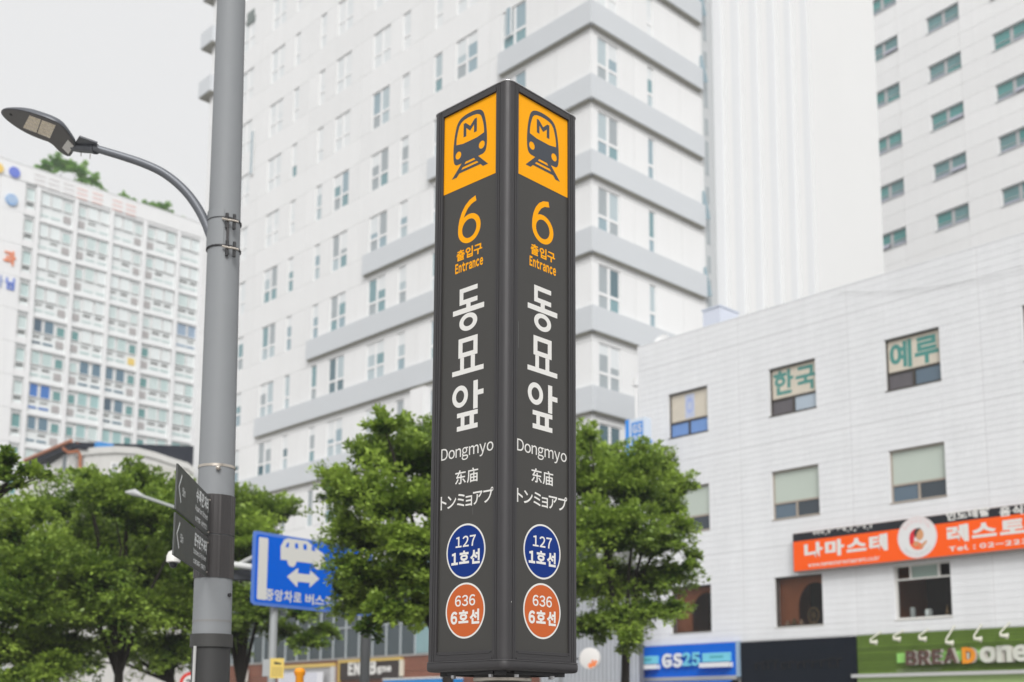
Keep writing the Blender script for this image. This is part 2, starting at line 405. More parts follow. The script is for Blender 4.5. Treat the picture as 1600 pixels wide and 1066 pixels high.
    for F in faces:
        box('hanger_bar', F, .12, W - .12, 1.822, 1.8375, -.075, -.045, steel_dark, root)
        for s in (.15, W - .15): lathe([(.012, 1.808), (.012, 1.822)], 6, F.p(s, 0, -.06)).build('nut', silver, root)
    lathe([(.135, 1.790), (.150, 1.796), (.150, 1.811)], 40, b0).build('collar', steel_bright, root, smooth=True)
    lathe([(.11, 0.0), (.11, 1.7895)], 40, b0).build('post', anod, root, smooth=True)
    lathe([(.24, 0.0005), (.24, .03), (.12, .05)], 40, b0).build('base_flange', anod, root)
pillar_sign()

# ================================================================== the street lamp pole in front, left
POLE_Y = 8.0
def street_lamp():
    def ax(py):                                                        # centre and radius of the shaft at a photo row
        tbl = [(0, 361.5, 21.5), (340, 353, 23.5), (400, 350, 25), (560, 344.5, 27.5), (720, 338, 28.7), (900, 334.5, 29.6), (1000, 330.5, 30), (1066, 326.5, 30.3)]
        for (y0, x0, r0), (y1, x1, r1) in zip(tbl, tbl[1:]):
            if py <= y1:
                k = (py - y0) / (y1 - y0); break
        else: k = 1
        x = x0 + (x1 - x0) * k; r = r0 + (r1 - r0) * k
        q = at(x, py, POLE_Y); e = at(x + r, py, POLE_Y); return q, (e - q).length
    a0, r0 = ax(0); a1, r1 = ax(1000)
    d = (a0 - a1) / (a0.z - a1.z); rz = (r0 - r1) / (a0.z - a1.z)
    base = a1 - d * a1.z
    P = lambda z: base + d * z
    Rr = lambda z: r1 + rz * (z - a1.z)
    Z = lambda py: ax(py)[0].z
    root = thing('street_lamp', base, 'tall grey street lamp pole with curved arm and LED head in the left foreground', 'street lamp')
    def ring(z0, z1, e, m, name, n=48, par=None):
        mb = MB(); mb.tube([P(z0), P(z1)], [Rr(z0) + e, Rr(z1) + e], n); return mb.build(name, m, par or root, smooth=True)
    zs = Z(1000)
    mb = MB(); mb.tube([P(zs), P(4.0), P(9.2)], [Rr(zs), Rr(4.0), Rr(9.2)], 64); mb.build('shaft', galv, root, smooth=True)
    darkp = M('lower_shaft_paint', (0.035, 0.035, 0.035), 0.6, noise=0.15, nscale=3)
    mb = MB(); mb.tube([P(0), P(zs + .001)], [Rr(0) - .004, Rr(zs) - .004], 64); mb.build('lower_shaft', darkp, root, smooth=True)
    ring(Z(1012), Z(992), .012, M('collar_paint', (0.045, 0.045, 0.043), 0.6, noise=.1), 'collar')
    q = at(303, 1030, POLE_Y - .16); zc = Z(1012)
    mb = MB(); mb.tube([Vector((q.x - .004, q.y, 0.02)), Vector((q.x + .004, q.y, zc))], .0105, 12); mb.build('conduit', M('conduit', (.45, .45, .44), .5), root, smooth=True)
    # dark ribbed sleeve behind the direction boards: two sections
    slv = M('sleeve', (0.05, 0.046, 0.046), 0.4, metal=0.3, noise=.1)
    for ya, yb in ((838, 777), (905, 839.5)):
        z0, z1 = Z(ya), Z(yb); mb = MB(); n = 72; vs = []
        for z in (z0, z1):
            for k in range(n):
                t = 2 * math.pi * k / n; rr = Rr(z) + .006 + (.0035 if k % 6 in (0, 1) else 0)
                vs.append(P(z) + Vector((math.cos(t) * rr, math.sin(t) * rr, 0)))
        mb.add(vs, [(k, (k + 1) % n, n + (k + 1) % n, n + k) for k in range(n)] + [tuple(range(n - 1, -1, -1)), tuple(range(n, 2 * n))])
        mb.build('sleeve', slv, root)
    # steel strap with a buckle
    z = Z(731); b = ring(z - .012, z + .006, .004, steel_bright, 'strap')
    q = at(341, 731, POLE_Y - Rr(z) - .01); lathe([(.006, -.02), (.016, -.012), (.016, .012), (.006, .02)], 12, q, Vector((0, -1, 0.1)).normalized()).build('buckle', steel_bright, b, smooth=True)
    ring(Z(973.5), Z(970), .0012, M('stain', (.22, .22, .22), .6), 'tape_mark')
    q = at(358, 930, POLE_Y - .05); lathe([(.012, -.01), (.014, .01)], 16, q, Vector((1, -.4, 0)).normalized()).build('rivet_plate', steel_dark, root)
    # arm saddle: half sleeve with bolted flanges
    zt, zb = Z(336), Z(392); L = Vector((-.968, -.25, 0)).normalized()
    n = 30; mb = MB(); vs = []; fs = []
    for z_ in (zb, zt):
        for e in (.001, .008):
            for k in range(n + 1):
                t = math.atan2(L.y, L.x) - RAD(88) + RAD(176) * k / n
                vs.append(P(z_) + Vector((math.cos(t), math.sin(t), 0)) * (Rr(z_) + e))
    m_ = n + 1
    for k in range(n): fs += [(m_ + k, m_ + k + 1, 3 * m_ + k + 1, 3 * m_ + k), (2 * m_ + k, 2 * m_ + k + 1, 3 * m_ + k + 1, 3 * m_ + k), (k, k + 1, m_ + k + 1, m_ + k)]
    fs += [(0, m_, 3 * m_, 2 * m_), (n, n + m_, n + 3 * m_, n + 2 * m_)]
    mb.add(vs, fs); sad = mb.build('arm_saddle', galv, root, smooth=True)
    for py in (345, 388):
        z_ = Z(py); cl = ring(z_ - .028, z_ - .019, .0095, steel_dark, 'clamp_band')
        for px, dy in ((354.5, 0), (366.0, 1)):
            q = at(px, py + dy * 2, POLE_Y - Rr(z_) - .005)
            mb = MB(); mb.tube([q + Vector((0, .0, .055)), q + Vector((0, .0, -.055))], .012, 8); mb.build('lug', steel_dark, cl)
            mb = MB(); mb.tube([q + Vector((-.030, -.014, .010)), q + Vector((.034, -.014, -.006))], .008, 8); mb.build('bolt', steel_bright, cl)
    q1 = at(356, 345, POLE_Y - Rr(Z(345)) - .004); q2 = at(355, 388, POLE_Y - Rr(Z(388)) - .004)
    mb = MB(); mb.tube([q1, q2], .009, 8); mb.build('saddle_seam', slv, root)
    # arm: a bent tube lying in the vertical plane of L
    nrm = L.cross(Vector((0, 0, 1))).normalized(); c0 = P(5)
    path = [(338, 392), (329, 369), (320.5, 347), (309, 325), (294, 304), (275, 285), (252, 268.5), (225, 256), (196, 246), (168, 237.5), (146, 231)]
    pts = [on_plane(x, y, c0, nrm) for x, y in path]
    rad = [.033] * 2 + [.033, .033, .032, .031, .030, .029, .028, .027, .026]
    fine = []; fr = []
    for i in range(len(pts) - 1):
        p0, p1, p2, p3 = pts[max(i - 1, 0)], pts[i], pts[i + 1], pts[min(i + 2, len(pts) - 1)]
        for k in range(5):
            t = k / 5; fine.append(0.5 * ((2 * p1) + (p2 - p0) * t + (2 * p0 - 5 * p1 + 4 * p2 - p3) * t * t + (3 * p1 - p0 - 3 * p2 + p3) * t ** 3)); fr.append(rad[i] + (rad[i + 1] - rad[i]) * t)
    fine.append(pts[-1]); fr.append(rad[-1])
    mb = MB(); mb.tube(fine, fr, 24); mb.build('arm', M('arm_paint', (.16, .17, .19), .4, metal=.3, noise=.1), root, smooth=True)
    # lamp head
    hd = M('lamp_casting', (.11, .118, .135), .4, metal=.15, noise=.12, nscale=5)
    und = M('lamp_underside', (.12, .112, .118), .45, noise=.1, nscale=5)
    neck = pts[-1]; tilt = RAD(19.5)
    X = (L * math.cos(tilt) + Vector((0, 0, math.sin(tilt)))).normalized()      # towards the tip
    Wd = Vector((0, 0, 1)).cross(L).normalized();  Wd = Wd if Wd.y > 0 else -Wd  # across, away from the viewer
    N = X.cross(Wd).normalized(); N = N if N.z > 0 else -N
    hp = lambda px, py, h=0: on_plane(px, py, neck + N * h, N)
    under = [(1.0, 174), (6, 169.8), (22.5, 169.7), (42, 173.6), (63, 180), (82, 187), (97, 195), (108, 208), (119.5, 225.5), (114, 239), (108, 245.8), (95, 238.5), (81, 223.5), (62, 217), (45, 210), (27, 200), (11, 188.5), (3, 180)]
    U = [hp(*p) for p in smoothpoly(under, 1)]
    cen = sum(U, Vector()) / len(U); mb = MB(); n = len(U)
    lv = [(1.0, -.001), (1.0, .006), (.985, .018), (.90, .038), (.70, .055), (.40, .064), (.12, .067)]
    vs = []
    for s_, h_ in lv:
        for p in U:
            t = (p - cen).dot(X); hh = h_ * (1.0 if t < .05 else max(.35, 1 - (t - .05) * 2.0))
            vs.append(cen + (p - cen) * s_ + N * hh)
    fs = [tuple(range(n))] + [(i * n + k, (i + 1) * n + k, (i + 1) * n + (k + 1) % n, i * n + (k + 1) % n) for i in range(len(lv) - 1) for k in range(n)] + [tuple((len(lv) - 1) * n + k for k in range(n - 1, -1, -1))]
    mb.add(vs, fs, 0); head = mb.build('lamp_head', hd, root, smooth=True)
    mb = MB(); Us = [cen + (p - cen) * .965 - N * .002 for p in U]; Ut = [p - N * .004 for p in [cen + (p - cen) * .95 for p in U]]
    mb.add(Us + Ut, [tuple(range(n, 2 * n))] + [(k, (k + 1) % n, n + (k + 1) % n, n + k) for k in range(n)]); mb.build('underside', und, head)
    led = M('led_lens', (.93, .82, .68), .25, noise=.25, nscale=60, bump=.3)
    for quad in ([(46.5, 179.5), (64.5, 186), (57.5, 206.5), (36.5, 198.5)], [(66, 186.7), (87.5, 195), (78.5, 215), (59, 207.2)]):
        v = [hp(x, y) - N * .007 for x, y in quad]; vt = [hp(x, y) - N * .003 for x, y in quad]
        mb = MB(); mb.add(v + vt, [(0, 1, 2, 3), (0, 1, 5, 4), (1, 2, 6, 5), (2, 3, 7, 6), (3, 0, 4, 7)]); lo = mb.build('led_module', led, head)
        mb = MB(); A, B_, C_, D_ = v
        for i in range(6):
            for j in range(4):
                a = A.lerp(B_, (i + .5) / 6); b2 = D_.lerp(C_, (i + .5) / 6); q = a.lerp(b2, (j + .5) / 4)
                mb.tube([q, q - N * .003], [.008, .004], 8)
        lc = mb.build('led_lens', M('led_chip', (.88, .78, .6), .2), lo); lc['kind'] = 'stuff'
    quad = [(106.5, 217.2), (115.5, 227), (107.5, 240), (97.5, 230)]
    v = [hp(x, y) - N * .007 for x, y in quad]; vt = [hp(x, y) - N * .003 for x, y in quad]
    mb = MB(); mb.add(v + vt, [(0, 1, 2, 3), (0, 1, 5, 4), (1, 2, 6, 5), (2, 3, 7, 6), (3, 0, 4, 7)]); mb.build('rating_plate', M('plate_pale', (.85, .83, .80), .5, noise=.3, nscale=40), head)
    q = hp(17.5, 178.5); mb = MB(); mb.tube([q - N * .002, q - N * .009], .010, 12); mb.build('sensor', steel_dark, head)
    # socket and latch
    q0 = hp(116, 229, .02); q1 = on_plane(150, 233, c0, nrm)
    mb = MB(); mb.tube([q0, q0.lerp(q1, .3), q1], [.036, .038, .033], 20); mb.build('spigot', hd, root, smooth=True)
    mb = MB(); mb.tube([q1 + N * .0, q1 - (q1 - q0).normalized() * .02], .037, 20); mb.build('spigot_ring', hd, root)
    ft = [hp(124, 214, .012), hp(151, 223.5, .012), hp(150, 230, .012), hp(116, 226, .012)]
    mb = MB(); mb.add([p for p in ft] + [p + N * .010 for p in ft], [(0, 1, 2, 3), (7, 6, 5, 4), (0, 1, 5, 4), (1, 2, 6, 5), (2, 3, 7, 6), (3, 0, 4, 7)]); mb.build('latch', hd, root, bevel=.002)
    for x, y in ((127, 237), (141, 241)):
        q = hp(x, y, .0); mb = MB(); mb.tube([q, q - Vector((0, 0, .035))], .003, 6); mb.build('set_screw', steel_bright, root)
    return P, Rr, Z
PP, PR, PZ = street_lamp()

# direction boards bolted to the pole
def boards():
    m = M('board_grey', (.065, .07, .066), .5, noise=.10, nscale=5); edge = M('board_edge', (.05, .05, .05), .5)
    inkm = M('board_ink', (.80, .82, .82), .5)
    c = at(327, 800, POLE_Y - PR(PZ(800)) - .02)
    F = Face(c, -4.2)
    def s_(px, py): return F.sz(px, py)[0]
    data = [((278, 723), (275.5, 797), 838, 'arrow board pointing left for the aquarium street, upper board on the lamp pole', '수족관거리', 'Aquarium Street', '水族馆街 · 水族館通り'),
            ((274.5, 799.5), (272, 868), 900, 'arrow board pointing left for the stationery and toy street, lower board on the lamp pole', '문구완구거리', 'Stationery & Toy Street', '文具玩具街 · 文具通り')]
    for tl, bl, yb, lab, ko, en, cn in data:
        s0, z1 = F.sz(*tl); _, z0 = F.sz(*bl); s1 = .0
        s0 = F.sz(274.8, 800)[0]
        root = thing('direction_sign', F.p((s0 + s1) / 2, z0), lab, 'sign', 'direction boards on the lamp pole')
        mb = MB(); mb.block(F, s0, s1, z0 + .003, z1 - .003, -.012, .0); mb.build('board', m, root, bevel=.002)
        W = s1 - s0; h = z1 - z0; o = .0006
        zc = z0 + h * .53
        ar = [(s0 + .05 * W + .07 * W, zc + h * .30), (s0 + .05 * W, zc), (s0 + .05 * W + .07 * W, zc - h * .30)]
        shape('arrow', [stroke([(a - s0, b - z0) for a, b in ar], .020)], F, s0, z0, o, inkm, root)
        lettering('50m', F, s0 + .15 * W, s0 + .23 * W, zc - .035, zc + .018, o, inkm, root, bold=.02)
        lettering(ko, F, s0 + .56 * W, s1 - .04 * W, z0 + h * .56, z0 + h * .90, o, inkm, root, bold=.04)
        lettering(en, F, s0 + .54 * W, s1 - .05 * W, z0 + h * .33, z0 + h * .50, o, inkm, root, bold=.02)
        lettering(cn, F, s0 + .55 * W, s1 - .06 * W, z0 + h * .12, z0 + h * .25, o, inkm, root, bold=.02)
        for zz in (z0 + .03, z1 - .03):
            q = F.p(s1 - .012, zz, .0); mb = MB(); mb.tube([q, q + F.n * .006], .006, 10); mb.build('bolt', steel_bright, root)
boards()

# ================================================================== buildings
BORG = at(1240, 700, 36)
FB = Face(BORG, -43.2)                                                  # the white tiled shop building, s to the right
TORG = at(924.8, 396.6, 44.7)
FT1 = Face(TORG, -43.7); FT0 = Face(TORG, 46.3)                         # the two faces of the banded tower, meeting at its corner
def wall_pieces(F, s0, s1, z0, z1, holes, o0, o1, m, parent, name, gap=.012, cuts_s=(), cuts_z=()):
    """fills a wall with panels round its openings: every cell of the joint grid is one panel"""
    xs = sorted({s0, s1, *[c for c in cuts_s if s0 < c < s1], *[h[i] for h in holes for i in (0, 1) if s0 < h[i] < s1]})
    zs = sorted({z0, z1, *[c for c in cuts_z if z0 < c < z1], *[h[i] for h in holes for i in (2, 3) if z0 < h[i] < z1]})
    out = []
    for a, b in zip(xs, xs[1:]):
        for c, d in zip(zs, zs[1:]):
            mx_, mz = (a + b) / 2, (c + d) / 2
            if any(h[0] < mx_ < h[1] and h[2] < mz < h[3] for h in holes): continue
            out.append(box(name, F, a + gap / 2, b - gap / 2, c + gap / 2, d - gap / 2, o0, o1, m, parent))
    return out

# ---- the shop building clad in white tiles
def tile_building():
    root = thing('tiled_building', FB.p(0, 0), 'white tiled three storey building with square windows above the shops at right', 'building')
    SL, SR, ZT = -6.42, 9.6, 14.95
    rows = [(4.53, 6.10), (7.95, 9.52), (11.34, 12.92)]
    cols = [(-5.03, -3.34), (-.86, .86), (3.24, 4.96), (7.36, 9.08)]
    holes = [(a, b, c, d) for a, b in cols for c, d in rows]
    # masonry behind the tiles, with real openings
    mb = MB(); xs = [SL] + [v for c in cols for v in c] + [SR]; zs = [0] + [v for r in rows for v in r] + [ZT]
    for i in range(len(xs) - 1):
        for j in range(len(zs) - 1):
            if i % 2 == 1 and j % 2 == 1: continue
            mb.block(FB, xs[i], xs[i + 1], zs[j], zs[j + 1], -.30, -.012)
    mb.build('wall', grout, root)
    box('side_wall', FB, SL, SR, 0, ZT - .05, -11, -2.6, M('end_render', (.70, .70, .70), .8, noise=.1), root)
    box('end_wall', FB, SL + .001, SL + .25, 0, ZT, -2.6, -.301, M('end_render', (.70, .70, .70), .8), root)
    box('floor_slab', FB, SL + .25, SR, 4.15, 4.30, -2.599, -.301, grout, root); box('floor_slab', FB, SL + .25, SR, 7.0, 7.15, -2.599, -.301, grout, root); box('floor_slab', FB, SL + .25, SR, 10.3, 10.45, -2.599, -.301, grout, root)
    box('coping', FB, SL - .01, SR, ZT, ZT + .04, -.40, .004, tile_white, root)
    # tiles: 65 x 200 mm, every one a raised piece; wider movement joints between the panels
    tw, th = .0665, .2065; mb = MB(); rnd = random.Random(3)
    js = [SL, -2.04, 2.02, 6.17, SR]; jz = [4.15, 7.08, 10.47, 14.04, ZT]
    ps = sorted(js + [v for c in cols for v in c]); pz = sorted(jz + [v for r in rows for v in r])
    P = FB.p; bv = .0025
    for a, b in zip(ps, ps[1:]):
        ga = .011 if a in js else .003; gb = .011 if b in js else .003
        ns = max(1, round((b - a) / tw)); w_ = (b - a - ga - gb) / ns
        for c, d in zip(pz, pz[1:]):
            if any(h[0] <= a and b <= h[1] and h[2] <= c and d <= h[3] for h in holes): continue
            gc = .010 if c in jz else .003; gd = .010 if d in jz else .003
            nz = max(1, round((d - c) / th)); h_ = (d - c - gc - gd) / nz
            for i in range(ns):
                x0 = a + ga + i * w_; x1 = x0 + w_ - .006
                for j in range(nz):
                    z0 = c + gc + j * h_; z1 = z0 + h_ - .005
                    e = rnd.uniform(-.0012, .0012); tl = rnd.uniform(-.0010, .0010)
                    vs = [P(x0, z0, -.0115), P(x1, z0, -.0115), P(x1, z1, -.0115), P(x0, z1, -.0115),
                          P(x0 + bv, z0 + bv, e), P(x1 - bv, z0 + bv, e + tl), P(x1 - bv, z1 - bv, e + tl), P(x0 + bv, z1 - bv, e)]
                    mb.add(vs, [(4, 5, 6, 7), (0, 1, 5, 4), (1, 2, 6, 5), (2, 3, 7, 6), (3, 0, 4, 7)])
    o = mb.build('tile_cladding', tile_white, root); o['kind'] = 'stuff'
    # windows
    fr_d = M('window_bronze', (.055, .045, .035), .45, metal=.3); fr_b = M('window_beige', (.36, .31, .26), .5); fr_w = M('window_white', (.62, .61, .58), .5)
    cream = M('sign_film_cream', (.66, .60, .50), .5, noise=.2, nscale=3); blind = M('roller_blind', (.50, .56, .50), .7, noise=.08, nscale=1)
    teal = M('teal_letter', (.07, .27, .24), .5, noise=.15); glass_d = G('glass_dark', (.035, .05, .065)); glass_b = G('glass_bluegrey', (.10, .15, .20)); glass_s = G('glass_sky', (.22, .33, .46))
    glass_p = G('glass_film_pale', (.42, .50, .58)); inner = M('dark_room', (.03, .026, .022), .9); wood = M('brown_wall', (.36, .12, .045), .8, noise=.3, nscale=2)
    blue_film = M('blue_film', (.16, .30, .62), .4, noise=.15)
    def window(ci, ri, frame, upper, lowl, lowr, split=.335, lab=None):
        a, b = cols[ci]; c, d = rows[ri]; w_ = thing_part('window', root)
        f = MB(); t = .045
        for q in ((a, b, c, c + t), (a, b, d - t, d), (a, a + t, c + t, d - t), (b - t, b, c + t, d - t)): f.block(FB, *q, -.17, -.10)
        zt = c + (d - c) * split
        f.block(FB, a + t, b - t, zt - .03, zt + .03, -.17, -.098)
        f.block(FB, (a + b) / 2 - .035, (a + b) / 2 + .035, c + t, zt - .03, -.165, -.095)
        fo = f.build('window_frame', frame, root)
        box('pane', FB, a + t, b - t, zt + .03, d - t, -.150, -.135, upper, fo)
        box('pane', FB, a + t, (a + b) / 2 - .035, c + t, zt - .03, -.150, -.135, lowl, fo)
        box('pane', FB, (a + b) / 2 + .035, b - t, c + t, zt - .03, -.142, -.127, lowr, fo)
        box('sill', FB, a - .02, b + .02, c - .03, c - .002, -.10, .02, frame if ri else grout, fo)
        return fo, a + t, b - t, zt + .03, d - t
    def thing_part(n, p): return None
    fo, a, b, c, d = window(0, 2, fr_d, cream, blue_film, blue_film)
    bl = M('pale_blue_print', (.36, .44, .72), .5)
    box('film_print', FB, a + .60, a + 1.00, c + .06, d - .08, -.134, -.131, M('pale_film', (.50, .55, .70), .6), fo)
    shape('film_ring', [circ(0, 0, .15, 32, .28), circ(0, 0, .10, 32, .22)], FB, a + .80, c + .50, -.129, bl, fo)
    for kz in (.30, .66): shape('film_mark', [circ(0, 0, .06, 20)], FB, a + .80, c + kz, -.128, bl, fo)
    fo, a, b, c, d = window(1, 2, fr_d, cream, M('glass_smoke', (.11, .10, .11), .2, noise=.2), glass_p)
    lettering('한국', FB, a + .05, b - .02, c + .10, d - .05, -.133, teal, fo, bold=.03)
    fo, a, b, c, d = window(2, 2, fr_d, cream, M('glass_smoke', (.11, .10, .11), .2), glass_b)
    lettering('예루', FB, a + .05, b - .04, c + .06, d - .06, -.133, teal, fo, bold=.035)
    fo, a, b, c, d = window(3, 2, fr_d, cream, glass_d, glass_b)
    window(0, 1, fr_b, blind, glass_b, glass_d); window(1, 1, fr_b, blind, glass_b, glass_d); window(2, 1, fr_b, blind, glass_b, glass_d); window(3, 1, fr_b, blind, glass_b, glass_d)
    # ground row: open dark rooms behind clear glass
    clear = M('clear_glass', (.02, .02, .022), .05, spec=.5)
    cg = bpy.data.materials.new('shop_glass'); cg.use_nodes = True; t = cg.node_tree; t.nodes.clear()
    om = t.nodes.new('ShaderNodeOutputMaterial'); tr = t.nodes.new('ShaderNodeBsdfTransparent'); gl = t.nodes.new('ShaderNodeBsdfGlossy'); fz = t.nodes.new('ShaderNodeFresnel'); ms = t.nodes.new('ShaderNodeMixShader')
    tr.inputs[0].default_value = (.9, .9, .9, 1); gl.inputs['Roughness'].default_value = .03; fz.inputs[0].default_value = 1.2
    t.links.new(fz.outputs[0], ms.inputs[0]); t.links.new(tr.outputs[0], ms.inputs[1]); t.links.new(gl.outputs[0], ms.inputs[2]); t.links.new(ms.outputs[0], om.inputs[0])
    for ci in range(4):
        a, b = cols[ci]; c, d = rows[0]; t_ = .05
        f = MB(); fm = fr_d if ci < 2 else fr_w
        for q in ((a, b, c, c + t_), (a, b, d - t_, d), (a, a + t_, c + t_, d - t_), (b - t_, b, c + t_, d - t_)): f.block(FB, *q, -.17, -.10)
        if ci == 2:
            f.block(FB, a + t_, b - t_, d - .44, d - .39, -.17, -.098); f.block(FB, a + .44, a + .50, d - .39, d - t_, -.17, -.098); f.block(FB, b - .42, b - .36, d - .39, d - t_, -.17, -.098)
        fo = f.build('window_frame', fm, root)
        if ci == 2:
            box('pane', FB, a + .50, b - .42, d - .39, d - t_, -.15, -.14, G('glass_mint', (.22, .30, .26)), fo)
            box('pane', FB, a + t_, b - t_, c + t_, d - .44, -.15, -.145, cg, fo)
        else: box('pane', FB, a + t_, b - t_, c + t_, d - t_, -.15, -.145, cg, fo)
        box('sill', FB, a - .02, b + .02, c - .035, c - .002, -.10, .02, fr_w, fo)
        box('room_back', FB, a - .3, b + .3, c - .35, d + .4, -2.55, -2.5, inner, root)
        box('room_floor', FB, a - .3, b + .3, c - .37, c - .34, -2.5, -.31, inner, root); box('room_ceiling', FB, a - .3, b + .3, d + .40, d + .43, -2.5, -.31, inner, root)
        box('room_side', FB, a - .34, a - .30, c - .33, d + .39, -2.5, -.31, wood, root); box('room_side', FB, b + .30, b + .34, c - .33, d + .39, -2.5, -.31, inner, root)
        if ci < 2: # an arched opening in a brown wall behind the glass
            ys = [(-1.2, -.9), (1.1, -.9), (1.1, 1.0), (-1.2, 1.0)]; arch = [(1.0, -.86)] + [(.40 + .60 * math.cos(RAD(t2)), -.15 + .72 * math.sin(RAD(t2))) for t2 in range(0, 181, 12)] + [(-.20, -.86)]
            shape('inner_wall', [ys, arch[::-1]], FB, (a + b) / 2, (c + d) / 2 + .0, -.34, wood, root)
        if ci == 3: continue
    ca = [FB.p(*FB.sz(x, y, .05), .05) for x, y in ((1312, 456), (1360, 457), (1410, 454), (1470, 447), (1530, 437), (1600, 420))]
    mb = MB(); mb.tube(ca, .005, 6); mb.build('cable', M('cable_grey', (.35, .35, .35), .6), root, smooth=True)
    # downpipe on the left end
    mb = MB(); mb.tube([FB.p(SL - .09, 4.2, -.02), FB.p(SL - .09, 13.6, -.02)], .055, 12); mb.build('downpipe', white_frame, root, smooth=True)
    mb = MB(); mb.block(FB, SL - .20, SL - .001, 13.55, 13.85, -.12, .10); mb.build('rain_head', white_frame, root)
    # ornaments standing on the two dark window ledges
    a, b = cols[1]; c = rows[0][0]
    brass = M('aged_brass', (.22, .15, .07), .4, metal=.7); cup = M('white_cup', (.60, .66, .64), .4)
    th_ = thing('wheel_ornament', FB.p(a + 1.24, c + .06, -.25), 'round brass wheel ornament standing inside the brown shop window', 'ornament')
    q = FB.p(a + 1.24, c + .33, -.25); rim = [q + FB.r * (.19 * math.cos(t)) + Vector((0, 0, .23 * math.sin(t))) for t in [2 * math.pi * k / 24 for k in range(25)]]
    mb = MB(); mb.tube(rim, .024, 8, caps=False); mb.build('rim', brass, th_, smooth=True)
    mb = MB()
    for k in range(4):
        t = math.pi * k / 4; dd = FB.r * (.18 * math.cos(t)) + Vector((0, 0, .22 * math.sin(t))); mb.tube([q - dd, q + dd], .012, 6)
    mb.build('spokes', brass, th_); mb = MB(); mb.block(FB, a + 1.12, a + 1.36, c + .048, c + .10, -.30, -.20); mb.build('foot', brass, th_)
    for s_, h_, lab in ((.30, .16, 'small tan pot, leftmost on the ledge of the brown shop window'), (.53, .22, 'slim brass figure on the ledge of the brown shop window beside the wheel'), (.80, .17, 'squat tan pot on the ledge of the brown shop window next to the wheel')):
        o = lathe([(.05, 0), (.075, .05), (.06, h_ * .7), (.03, h_ * .8), (.04, h_)], 14, FB.p(a + s_, c + .048, -.25)).build('window_pot', brass if h_ > .2 else M('tan_pot', (.42, .28, .18), .6), smooth=True); tag(o, lab, 'pot', 'ornaments on the shop window ledge')
    a, b = cols[2]
    for s_, h_, r_, lab in ((.42, .30, .075, 'tall pale jar standing left in the wide dark window'), (.90, .22, .11, 'wide pale bowl standing in the middle of the wide dark window')):
        o = lathe([(r_ * .7, 0), (r_, .04), (r_, h_ * .8), (r_ * .8, h_)], 16, FB.p(a + s_, c + .05, -.25)).build('jar', cup, smooth=True); tag(o, lab, 'jar')
    o = lathe([(.05, 0), (.08, .06), (.03, .16), (.015, .30)], 12, FB.p(a + 1.46, c + .05, -.25)).build('dark_bottle', brass, smooth=True); tag(o, 'brownish pointed bottle at the right end of the wide dark window', 'bottle')
    return SL, SR
tile_building()

